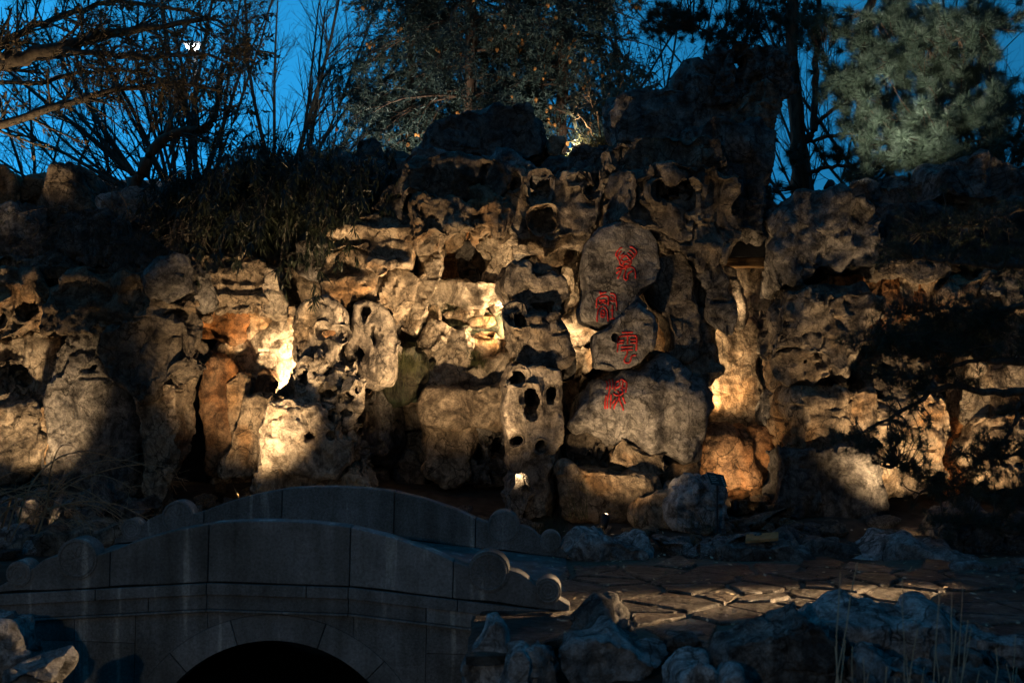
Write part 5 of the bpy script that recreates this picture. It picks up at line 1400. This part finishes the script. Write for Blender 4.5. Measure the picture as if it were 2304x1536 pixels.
idx = np.repeat(np.arange(len(e)), 9)
pos = e[idx] - tn[idx] * rng.uniform(0, .08, (len(idx), 1))
lv = Geo(); lv.add(*leaves(pos, tn[idx] * .6 + rng.normal(0, .6, pos.shape) + np.array([0, 0, -.55]), rng.normal(0, .4, pos.shape) + np.array([0, -.6, .8]), rng.uniform(.07, .14, len(idx)), rng.uniform(.012, .020, len(idx)), .1))
lv.build('foliage', MAT['bamboo_leaves'], root)['kind'] = 'stuff'

# --- dry trailing stems on the left slope
root = empty('trailing_vine', tuple(at(250, 560, 11.2))); tag(root, 'tangle of thin dark trailing stems over the left slope', 'vine')
rng = np.random.RandomState(72)
n = 60
bx = rng.uniform(110, 470, n); st = np.array([at(x, rng.uniform(455, 560), 11.45) for x in bx])
P1 = curves(st, np.stack([rng.normal(0, .8, n), rng.uniform(-1, -.3, n), rng.uniform(-.2, .8, n)], 1), rng.uniform(.4, 1.1, n), 10, rng, bend=(0, 0, -1.6), wander=.16)
R1 = np.full((n, 10), .0045) * np.linspace(1, .4, 10)
g = Geo(); g.tubes(P1, R1, 4)
P2, R2 = side_shoots(P1, R1, 7, (.1, .4), (20, 70), 5, rng, bend=(0, 0, -.6), wander=.15, rf=.6, rmin=.0018); g.tubes(P2, R2, 3)
g.build('stems', MAT['grey_bark'], root)['kind'] = 'stuff'
b, tn = along(P2, 2, rng)
lv = Geo(); lv.add(*leaves(b, tn + rng.normal(0, .6, b.shape), rng.normal(size=b.shape), rng.uniform(.025, .05, len(b)), rng.uniform(.008, .014, len(b))))
lv.build('foliage', MAT['bamboo_leaves'], root)['kind'] = 'stuff'

# --- drooping-leaved branch and the small golden bush on the crest
root = empty('drooping_shrub', tuple(terrace(1345, 13.0))); tag(root, 'shrub with drooping grey-green leaves on orange twigs beside the peak', 'shrub')
rng = np.random.RandomState(73)
g = Geo()
tb = terrace(1345, 13.0)
mains = [[tb, at(1350, 330, 12.8), at(1335, 250, 12.6), at(1320, 190, 12.5), at(1315, 160, 12.5)], [tb, at(1365, 320, 12.8), at(1375, 250, 12.6), at(1395, 200, 12.5), at(1405, 160, 12.4)], [tb, at(1375, 310, 12.8), at(1405, 230, 12.6), at(1440, 180, 12.6), at(1455, 145, 12.6)], [at(1350, 330, 12.8), at(1320, 280, 12.5), at(1300, 250, 12.5), at(1318, 232, 12.4)], [at(1365, 320, 12.8), at(1390, 285, 12.5), at(1380, 250, 12.4), at(1360, 230, 12.4)]]
MP = []; MR = []
for m_ in mains:
    c, rr = g.path(m_, .013, .004, 6, 16, .012, rng); MP.append(c); MR.append(rr)
P2, R2 = side_shoots(np.array(MP), np.array(MR), 9, (.12, .34), (30, 75), 5, rng, bend=(0, 0, .4), t0=.45, rf=.5, rmin=.003); g.tubes(P2, R2, 4)
g.build('twigs', MAT['orange_twig'], root)['kind'] = 'stuff'
e = P2[:, -1]; idx = np.repeat(np.arange(len(e)), 9)
lv = Geo(); lv.add(*leaves(e[idx], rng.normal(0, .55, (len(idx), 3)) + np.array([0, -.2, -.75]), rng.normal(0, .3, (len(idx), 3)) + np.array([0, -1, .4]), rng.uniform(.07, .13, len(idx)), rng.uniform(.022, .034, len(idx)), .1))
lv.build('foliage', MAT['grey_green_leaves'], root)['kind'] = 'stuff'

root = empty('golden_bush', tuple(at(1330, 350, 12.6))); tag(root, 'little round golden bush glowing in the notch of the crest', 'bush')
rng = np.random.RandomState(74)
n = 60
st = np.tile(at(1330, 352, 12.6), (n, 1)) + rng.normal(0, .03, (n, 3))
P1 = curves(st, unit(np.stack([rng.normal(0, .8, n), rng.normal(0, .5, n), rng.uniform(.1, 1, n)], 1)), rng.uniform(.15, .36, n), 6, rng, wander=.1)
g = Geo(); g.tubes(P1, np.full((n, 6), .003), 4)
P2, R2 = side_shoots(P1, np.full((n, 6), .003), 6, (.05, .14), (25, 70), 4, rng, rmin=.0015); g.tubes(P2, R2, 3)
g.build('twigs', MAT['grey_bark'], root)['kind'] = 'stuff'
b, tn = along(P2, 7, rng)
lv = Geo(); lv.add(*leaves(b, tn + rng.normal(0, .7, b.shape), rng.normal(size=b.shape), rng.uniform(.018, .034, len(b)), rng.uniform(.010, .017, len(b))))
lv.build('foliage', MAT['golden_leaves'], root)['kind'] = 'stuff'

# --- bare arching canes at the left foot
root = empty('arching_cane_bush', tuple(gnd(10, 1215, .05))); tag(root, 'bare pale arching canes in front of the left rocks', 'shrub')
rng = np.random.RandomState(75)
n = 20
st = np.array([at(rng.uniform(-90, 110), rng.uniform(1120, 1170), 9.75 + rng.uniform(-.15, .25)) for _ in range(n)])
d = np.stack([rng.normal(.55, .5, n), rng.normal(-.15, .25, n), rng.uniform(.5, 1.3, n)], 1)
P1 = curves(st, d, rng.uniform(.7, 1.5, n), 14, rng, bend=(.35, 0, -1.5), wander=.05)
R1 = (rng.uniform(.0045, .011, n))[:, None] * np.linspace(1, .3, 14)[None]
P1b = np.concatenate([np.array([[s[0] - .1, s[1], .05] for s in st])[:, None], P1], 1)
R1b = np.concatenate([R1[:, :1], R1], 1)
for i in range(n):
    g = Geo(); g.tubes(P1b[i:i + 1], R1b[i:i + 1], 6); g.build('cane', MAT['dry_cane'], root)
P2, R2 = side_shoots(P1, R1, 8, (.12, .5), (20, 70), 6, rng, bend=(.1, 0, -.3), wander=.09, rf=.45, rmin=.0022, t0=.2)
g = Geo(); g.tubes(P2, R2, 4)
P3, R3 = side_shoots(P2, R2, 2, (.06, .2), (25, 60), 4, rng, rf=.6, rmin=.0016); g.tubes(P3, R3, 3)
g.build('twigs', MAT['dry_cane'], root)['kind'] = 'stuff'

# --- reeds in the foreground
rng = np.random.RandomState(76)
root = empty('reed_clump', (2.0, 4.8, -.2)); tag(root, 'thin clump of pale dry reed stems in the foreground', 'reeds')
tops = [(1892,1288),(1930,1264),(2030,1300),(2112,1332),(2143,1330),(2166,1318),(2178,1395),(2284,1428),(2062,1412),(1903,1440),(1918,1450),(1880,1455),(2105,1430),(1955,1510),(1996,1500),(2040,1470),(2126,1520),(2205,1505),(2245,1455),(2150,1420),(2186,1410),(2240,1520),(2265,1490),(2080,1500),(1940,1480),(2015,1525),(2290,1500),(2220,1530)]
for i, (x, y) in enumerate(tops):
    Y = 4.75 + rng.uniform(-.25, .35)
    tp = at(x, y, Y); bs_ = np.array([tp[0] - rng.normal(.03, .07), Y + rng.uniform(-.05, .05), -.22])
    k = np.linspace(0, 1, 8)[:, None]
    c = bs_ + (tp - bs_) * k + np.array([1, 0, 0]) * (np.sin(k * np.pi) * rng.uniform(-.03, .03)) + rng.normal(0, .003, (8, 3))
    g = Geo(); r_ = rng.uniform(.0022, .0036); g.tubes(c[None], (np.linspace(1, .75, 8) * r_)[None], 6)
    g.build('reed_stem', MAT['dry_straw'], root)

# --- grasses
def grass(label, spots, seed, mat, name='grass_tuft', group=None, hang=False):
    rng = np.random.RandomState(seed)
    p0 = spots[0]
    root = empty(name, tuple(at(p0[0], p0[1], p0[2]))); tag(root, label, 'grass', group)
    g = Geo()
    for (px, py, Y, n, L, w, spread) in spots:
        s = np.tile(at(px, py, Y), (n, 1)) + rng.normal(0, spread, (n, 3)) * np.array([1, .6, .25])
        if hang: d = np.stack([rng.normal(0, .25, n), rng.uniform(-.6, -.1, n), rng.uniform(-.9, .1, n)], 1); bend = (0, 0, -1.2)
        else: d = np.stack([rng.normal(0, .3, n), rng.normal(0, .2, n), np.ones(n)], 1); bend = (0, 0, -.4)
        C = curves(s, d, rng.uniform(.5, 1.1, n) * L, 6, rng, bend=bend, wander=.05)
        g.tubes(C, np.linspace(1, .15, 6)[None].repeat(n, 0) * w, 3)
    g.build('blades', MAT[mat], root)['kind'] = 'stuff'
grass('thin tall grass stalks beside the lit ground spotlight', [(1300,1165,10.3,9,.5,.0028,.05),(1318,1165,10.35,6,.45,.0028,.04),(1440,1185,10.2,7,.35,.0026,.04),(1290,1170,10.2,10,.25,.0022,.08)], 81, 'wet_grass')
grass('tuft of dark grass beside the far bridge drum', [(1232,1200,9.35,60,.20,.0022,.08),(1255,1205,9.3,30,.16,.0022,.06)], 82, 'wet_grass')
grass('hanging wet moss and ferns left of the waterfall niche', [(890,800,11.45,160,.16,.0035,.10),(920,815,11.5,120,.18,.0035,.08),(870,850,11.4,90,.14,.003,.08),(935,770,11.8,60,.22,.0035,.03)], 83, 'wet_grass', 'moss_cushion', hang=True)
grass('hanging moss strands between the niche stones', [(1085,812,11.62,110,.12,.0032,.05),(1068,790,11.65,60,.14,.003,.03),(1000,690,11.75,60,.06,.003,.10),(1080,712,11.75,60,.06,.003,.08)], 84, 'wet_grass', 'moss_cushion', hang=True)
grass('pale dry grass along the back of the bridge', [(600,1118,9.6,16,.12,.002,.15),(680,1108,9.6,14,.10,.002,.12),(760,1105,9.6,14,.12,.002,.10)], 85, 'dry_straw')
grass('dark grass sprouting beside the little sign', [(1570,1190,10.0,40,.22,.0022,.08)], 86, 'wet_grass')
R('niche_moss', 'rock', WM, 12.0, .35, [(930,880),(935,720),(965,690),(985,678),(1145,675),(1155,880)], 'dark wet mossy bed between the stones of the niche', scd=.03, warp=.03, rnd=.06)

# ------------------------------------------------------------------ rubble
def pebble(seed, mat, h=.1):
    rg = np.random.RandomState(seed)
    nn = unit(rg.normal(size=(13, 3))); dd = rg.uniform(.55, 1.0, 13)
    ax = np.linspace(-1.25, 1.25, 24)
    X, Y, Z = np.meshgrid(ax, ax, ax, indexing='ij')
    p = np.stack([X.ravel(), Y.ravel(), Z.ravel()], 1)
    f = np.log(np.exp(9 * (p @ nn.T - dd)).sum(1)) / 9
    f = f + .09 * fbm((p * 2 + seed * 7).astype(np.float32), 3) + .12 * np.clip(1 - (worley((p * 1.4 + seed).astype(np.float32)) / .62) ** 2, 0, 1)
    V, Q = surface_nets(f.reshape(X.shape).astype(np.float32), ax[1] - ax[0], np.array([ax[0]] * 3))
    return mesh_np('stone', V, Q, MAT[mat])
PEB = {m: [pebble(i + 10 * j, m) for i in range(5)] for j, m in enumerate((TN, DK, BL, G))}
rs = random.Random(9)
def scatter(n, box, size, mats, label, group, hold=None):
    """stones lying on the ground; box = world x0,x1,y0,y1"""
    k = 0
    while k < n:
        x = rs.uniform(box[0], box[1]); y = rs.uniform(box[2], box[3])
        k += 1
        s = rs.uniform(*size)
        o = link('stone', rs.choice(PEB[rs.choice(mats)]), None)
        z = float(ground_z(np.array([x]), np.array([y]))[0])
        o.location = (x, y, z + s * .3)
        o.scale = (s * rs.uniform(.8, 1.4), s * rs.uniform(.8, 1.2), s * rs.uniform(.5, .8))
        o.rotation_euler = (rs.uniform(-.3, .3), rs.uniform(-.3, .3), rs.uniform(0, 6.28))
        tag(o, label, 'stone', group)
scatter(34, (-3.1, -2.2, 10.2, 11.9), (.05, .15), (TN, DK, G), 'rough rubble stone on the ground before the dark doorway', 'rubble before the dark doorway')
scatter(40, (-1.3, .2, 10.0, 11.1), (.05, .15), (TN, DK, G), 'rough rubble stone below the sill block of the niche', 'rubble below the waterfall niche')
scatter(34, (.5, 1.75, 9.55, 10.25), (.05, .11), (TN, DK, G), 'small rubble stone on the ground before the lit spotlight', 'rubble before the inscribed boulder')
scatter(26, (1.85, 2.6, 10.2, 11.4), (.05, .12), (TN, RU if False else G, DK), 'small rubble stone on the floor of the right recess', 'rubble in the right recess')
scatter(34, (1.35, 2.1, 9.2, 9.7), (.06, .13), (BL, BL, DK), 'bluish cobble heaped beyond the path by the sign', 'bluish cobbles by the sign')
scatter(30, (2.2, 5.0, 9.3, 10.5), (.06, .18), (DK, G, DK), 'dark stone lying in the shade beyond the path', 'stones in the shade beyond the path')
scatter(26, (.45, 3.8, 5.9, 6.6), (.04, .10), (BL, DK), 'small stone along the near edge of the path', 'stones along the near path edge')
scatter(24, (-4.8, -3.2, 9.3, 10.3), (.06, .16), (BL, DK, G), 'stone on the bank behind the left bridge end', 'stones on the left bank')

# ------------------------------------------------------------------ sign, plank, lamp post, building
plain_mat('sign_board', (.02, .05, .055), rough=.35, var=.1)
plain_mat('sign_print', (.30, .42, .42), rough=.6, var=.1)
base = at(1614, 1172, 10.08); Ys = base[1]
sg = empty('plant_sign', tuple(base)); tag(sg, 'small dark tilted plant label on a thin post', 'sign')
sc_ = Ys / F
MB().box(-.008, .008, -.006, .006, -.25, (1172 - 1088) * sc_).build('post', MAT['black_metal'] if 'black_metal' in MAT else MAT['dark_board'], sg)
def sp(px, py, dy=0): return ((px - 1614) * sc_, dy + (py - 1078) * sc_ * -.35, (1172 - py) * sc_)
bdp = [sp(1590.2, 1062), sp(1628, 1068.5), sp(1636.5, 1094.5), sp(1599.5, 1089.5)]
bd = MB(); bk = [(x, y + .008, z) for x, y, z in bdp]
bd.add(bdp + bk, [(3, 2, 1, 0), (4, 5, 6, 7), (0, 1, 5, 4), (1, 2, 6, 5), (2, 3, 7, 6), (3, 0, 4, 7)])
board = bd.build('board', MAT['sign_board'], sg)
pr = MB(); rr_ = random.Random(4)
def quad(u0, u1, v0, v1):
    A = [np.array(q) for q in bdp]
    def pt_(u, v): return (A[0] * (1 - u) + A[1] * u) * (1 - v) + (A[3] * (1 - u) + A[2] * u) * v + np.array([0, -.0015, 0])
    pr.add([pt_(u0, v1), pt_(u1, v1), pt_(u1, v0), pt_(u0, v0)], [(0, 1, 2, 3)])
for (v0, a_, b_) in ((.22, .12, .45), (.38, .12, .50), (.54, .12, .42), (.70, .14, .52)):
    u = a_
    while u < b_:
        w_ = rr_.uniform(.02, .05); quad(u, u + w_, v0, v0 + .07); u += w_ + .015
for v0 in (.18, .34, .50, .66, .80):
    quad(.80, .89, v0, v0 + .10)
pr.build('lettering', MAT['sign_print'], board)

plain_mat('plank_wood', (.42, .22, .085), rough=.7, var=.3, scale=25, bump=.3)
pk = MB(); pq = at(1715, 1212, 9.2)
pk.box(-.13, .13, -.10, .10, 0, .025)
po = pk.build('plank', MAT['plank_wood'], None, tuple(pq + np.array([0, 0, .0])), bevel=.004)
po.rotation_euler = (math.radians(6), math.radians(-7), math.radians(-14)); tag(po, 'short orange-brown plank lying on the stump-like rock', 'plank')

plain_mat('grey_render', (.20, .20, .19), rough=.9, var=.15, scale=2)
plain_mat('roof_grey', (.10, .10, .10), rough=.8, var=.2, scale=6)
bl = empty('garden_building', tuple(np.array([at(300, 0, 32)[0], 33.0, 0.0]))); tag(bl, 'plain grey building seen low through the leafless bushes', 'building')
MB().box(-2.4, 4.2, -1.0, 4, -.5, 6.35).build('wall', MAT['grey_render'], bl)
MB().prism([(-2.7, 6.36), (4.5, 6.36), (4.5, 6.52), (-2.7, 6.60)], -1.3, 4.3).build('roof', MAT['roof_grey'], bl, bevel=.02)

# ------------------------------------------------------------------ added trees out of view, put in to keep sky light off the bridge
leaf_mat('evergreen_leaves', (.012, .02, .01), (.045, .06, .03), rough=.5, trans=.1)
rng = np.random.RandomState(91)
def shade_tree(x, y, h, r, label, low=.08, dens=9, ls=1.35):
    root = empty('added_shade_tree', (x, y, 0)); tag(root, label, 'tree', 'evergreens added out of view for shade')
    b = np.array([x, y, -.1]); g = Geo()
    g.path([b, b + np.array([.05, 0, h * .4]), b + np.array([-.1, .1, h * .9])], .2, .06, 8, 14, .01, rng)
    n = 60
    zz = rng.uniform(low, .95, n) * h; az = rng.uniform(0, 2 * np.pi, n)
    P1 = curves(np.stack([np.full(n, x), np.full(n, y), zz], 1), np.stack([np.cos(az), np.sin(az), np.full(n, .3)], 1), r * rng.uniform(.6, 1.05, n) * np.sin(np.pi * np.clip(zz / h * .8 + .2, 0, 1)) ** .5, 7, rng, wander=.08)
    R1 = np.full((n, 7), .03) * np.linspace(1, .3, 7); g.tubes(P1, R1, 5)
    P2, R2 = side_shoots(P1, R1, 9, (.3, .9), (25, 70), 4, rng, rf=.4, rmin=.004); g.tubes(P2, R2, 3)
    g.build('trunk', MAT['grey_bark'], root)
    p, t = along(P2, dens, rng)
    p = p + rng.normal(0, .12, p.shape)
    lv = Geo(); lv.add(*leaves(p, t + rng.normal(0, .8, p.shape), rng.normal(size=p.shape), rng.uniform(.14, .26, len(p)) * ls, rng.uniform(.07, .13, len(p)) * ls))
    lv.build('crown', MAT['evergreen_leaves'], root)['kind'] = 'stuff'
shade_tree(-5.0, -2.0, 11, 4.4, 'dense evergreen added for shade, out of view on the near bank beside the stream')
shade_tree(0.5, -4.5, 11.5, 4.4, 'dense evergreen added for shade, out of view straight behind the viewpoint on the near bank')
shade_tree(5.5, -1.8, 11.0, 4.4, 'dense evergreen added for shade, out of view on the near bank beyond the reeds')
shade_tree(-5.2, 4.6, 12.5, 6.0, 'tall evergreen added for shade, out of view beside the bridge, its crown high above', .55, 14, 2.0)
shade_tree(5.6, 5.0, 12.5, 6.0, 'tall evergreen added for shade, out of view beside the path, its crown high above', .55, 14, 2.0)

# ------------------------------------------------------------------ fallen leaves
rng = np.random.RandomState(95)
n = 420
x = rng.uniform(.2, 4.6, n); y = np.concatenate([rng.uniform(6.4, 9.1, 300), rng.uniform(9.2, 10.4, 120)])
z = np.where(y < 9.1, .038, ground_z(x, y) + .02)
fl = Geo(); p = np.stack([x, y, z], 1)
fl.add(*leaves(p, np.stack([rng.normal(size=n), rng.normal(size=n), rng.normal(0, .12, n)], 1), np.stack([rng.normal(0, .3, n), rng.normal(0, .3, n), np.ones(n)], 1), rng.uniform(.03, .07, n), rng.uniform(.012, .028, n), -.1))
tag(fl.build('fallen_leaves', MAT['dry_straw']), 'dry fallen leaves strewn over the path and bank', 'leaves', kind='stuff')

shade_tree(-9.0, 1.0, 9.5, 4.2, 'broad evergreen added for shade, out of view on the near bank far left of the bridge', .05, 12, 1.75)  # more added evergreens out of view, blocking sky light from the sides
shade_tree(-10.0, 8.0, 9.5, 4.2, 'broad evergreen added for shade, out of view beside the left end of the rockery', .05, 12, 1.75)
shade_tree(10.5, 2.0, 9.5, 4.2, 'broad evergreen added for shade, out of view on the near bank far along the path', .05, 12, 1.75)
# ------------------------------------------------------------------ spotlights of the garden
def emit_mat(name, col, st):
    m = bpy.data.materials.new(name); m.use_nodes = True
    nt = m.node_tree
    for n in list(nt.nodes): nt.nodes.remove(n)
    e = nt.nodes.new('ShaderNodeEmission'); e.inputs[0].default_value = col + (1,); e.inputs[1].default_value = st
    o = nt.nodes.new('ShaderNodeOutputMaterial'); nt.links.new(e.outputs[0], o.inputs[0])
    MAT[name] = m
WARM = (1.0, 0.65, 0.34)
NEUT = (1.0, 0.86, 0.66)
COOL = (1.0, 0.96, 0.82)
emit_mat('warm_lens', WARM, .8)
emit_mat('white_lens', (0.92, 0.97, 1.0), 1.0)
plain_mat('black_metal', (.02, .02, .02), rough=0.45, spec=0.5, metallic=0.6, var=0.1)

def spotlight(px, py, Y, tx, ty, tY, power, size, blend, label, col=WARM, rad=0.05, mount='ground'):
    """a small garden spotlight standing on its stake, turned towards a point of the rockery"""
    p = Vector(at(px, py, Y)); t = Vector(at(tx, ty, tY))
    d = (t - p).normalized()
    root = empty('garden_spotlight', tuple(p))
    tag(root, label, 'spotlight', 'garden spotlights')
    rot = d.to_track_quat('-Z', 'Y')
    body = MB()
    body.tube([(0, 0, .13), (0, 0, .12), (0, 0, .03), (0, 0, .004)], [.02, .034, .042, .044], 16)
    bo = body.build('body', MAT['black_metal'], root, smooth=True)
    bo.rotation_mode = 'QUATERNION'; bo.rotation_quaternion = rot
    ln = MB(); ln.tube([(0, 0, .0035), (0, 0, -.006), (0, 0, -.011)], [.036, .030, .008], 16)
    lo = ln.build('lens', MAT['warm_lens'], root)
    lo.rotation_mode = 'QUATERNION'; lo.rotation_quaternion = rot
    st = MB()
    q = -d * .07
    if mount == 'ground':
        gz = float(ground_z(np.array([p.x]), np.array([p.y]))[0]) - p.z
        st.tube([tuple(q), (q.x, q.y, min(gz - .05, q.z - .05))], .007, 6)
    else:
        st.tube([tuple(q), (q.x, q.y - .12, q.z - .05)], .007, 6)
    st.build('stake', MAT['black_metal'], root)
    ld = bpy.data.lights.new('lamp', 'SPOT')
    ld.energy = power; ld.color = col; ld.spot_size = math.radians(size); ld.spot_blend = blend; ld.shadow_soft_size = rad
    lob = link('lamp', ld, root, tuple(d * .02))
    lob.rotation_mode = 'QUATERNION'; lob.rotation_quaternion = rot
    return root

LPW = 0.029     # lamp output for this exposure
def SP(px, py, Y, tx, ty, tY, power, *a, **k):
    return spotlight(px, py, Y, tx, ty, tY, power * LPW, *a, **k)
SP(1363, 1160, 9.95, 1440, 860, 10.9, 90, 100, 1, 'lit ground spotlight at the foot of the inscribed boulder', rad=.04)
SP(500, 1150, 9.45, 610, 720, 11.6, 380, 66, 1, 'ground spotlight behind the bridge aimed at the left recess')
SP(1180, 745, 11.72, 1000, 640, 12.0, 120, 140, .7, 'spotlight fixed behind the holed pillar lighting the waterfall niche', mount='wall')
SP(1232, 815, 11.66, 1300, 690, 12.1, 70, 150, .8, 'spotlight behind the holed pillar lighting the slit', mount='wall')
SP(1598, 705, 11.7, 1700, 660, 12.25, 40, 150, .8, 'spotlight behind the hanging dark stone lighting the lintel', mount='wall')
SP(1588, 930, 11.82, 1705, 730, 12.05, 50, 140, .8, 'spotlight behind the inscribed boulder lighting the right recess', mount='wall')
SP(2030, 1203, 10.0, 2020, 800, 11.0, 190, 95, .8, 'ground spotlight behind the long low boulder aimed at the pine rocks')
SP(2235, 1172, 10.66, 2190, 820, 11.2, 90, 120, .9, 'ground spotlight behind the shaded boulder aimed up past the pine')
SP(1655, 1128, 10.85, 1680, 880, 11.9, 20, 120, .9, 'ground spotlight on the rubble of the right recess')
SP(98, 1168, 10.18, 50, 800, 11.3, 180, 66, .8, 'ground spotlight behind the flat-topped boulder aimed at the left rocks')
SP(702, 880, 11.52, 585, 770, 11.95, 200, 140, .8, 'spotlight behind the lacy rock lighting the left recess', mount='wall')
SP(2750, 1090, 8.4, 1600, 1362, 7.35, 3800, 14, 1, 'low spotlight by the wide bluish boulder raking across the path')
SP(1335, 1203, 9.8, 690, 580, 11.6, 1300, 34, 1, 'ground spotlight behind the bluish path boulder raking over the left rocks')
SP(960, 1185, 9.45, 1040, 580, 11.2, 430, 88, 1, 'ground spotlight behind the bridge aimed at the brow rocks')
SP(1285, 372, 12.45, 1290, 220, 13.3, 110, 110, .8, 'spotlight hidden in the crest notch lighting the golden bush', col=COOL)
SP(880, 440, 13.0, 880, 200, 14.0, 120, 100, .8, 'spotlight on the crest aimed up into the conifer', col=COOL)
SP(1870, 412, 11.3, 2105, 120, 13.3, 400, 54, .8, 'spotlight on the right crest aimed up into the pine', col=COOL)
SP(-40, 505, 11.4, 160, 90, 11.7, 70, 100, .8, 'spotlight on the left slope aimed up into the brown-leaved tree')

# path lamp on the near bank
pk_ = empty('path_lamp', (-3.4, -1.6, 0)); tag(pk_, 'short path lamp with a warm glass head on the near bank', 'lamp')
MB().tube([(0, 0, -.1), (0, 0, 2.3)], [.035, .03], 10).build('pole', MAT['black_metal'], pk_, smooth=True)
MB().tube([(0, 0, 2.30), (0, 0, 2.34), (0, 0, 2.55), (0, 0, 2.58)], [.05, .10, .12, .10], 14).build('lamp_glass', MAT['warm_lens'], pk_, smooth=True)
MB().tube([(0, 0, 2.585), (0, 0, 2.68)], [.17, .03], 14).build('cap', MAT['black_metal'], pk_, smooth=True)
nl_ = bpy.data.lights.new('lamp', 'POINT'); nl_.energy = 2.7; nl_.color = (1, .88, .70); nl_.shadow_soft_size = .08
link('lamp', nl_, pk_, (.2, .2, 2.45))

# lamp post far behind the bushes
lp = empty('lamp_post', (at(440, 118, 26)[0], 26.0, 0.0)); tag(lp, 'lamp post with a white lit head behind the leafless bushes', 'lamp post')
hz_ = at(440, 118, 26)[2]
MB().tube([(0, 0, 0), (0, 0, hz_ + .1), (-.05, -.1, hz_ + .25)], [.06, .045, .03], 10).build('pole', MAT['black_metal'], lp, smooth=True)
MB().box(-.20, .20, -.32, .05, hz_ + .10, hz_ + .17).build('lamp_head', MAT['black_metal'], lp, bevel=.02)
MB().tube([(-.02, -.18, hz_ + .10), (-.02, -.18, hz_ + .04), (-.02, -.18, hz_ - .06)], [.15, .13, .04], 16).build('lamp_glass', MAT['white_lens'], lp, smooth=True)
pl = bpy.data.lights.new('lamp', 'POINT'); pl.energy = 15; pl.color = (.9, .96, 1.0); pl.shadow_soft_size = .15
link('lamp', pl, lp, (-.02, -.45, hz_ - .1))
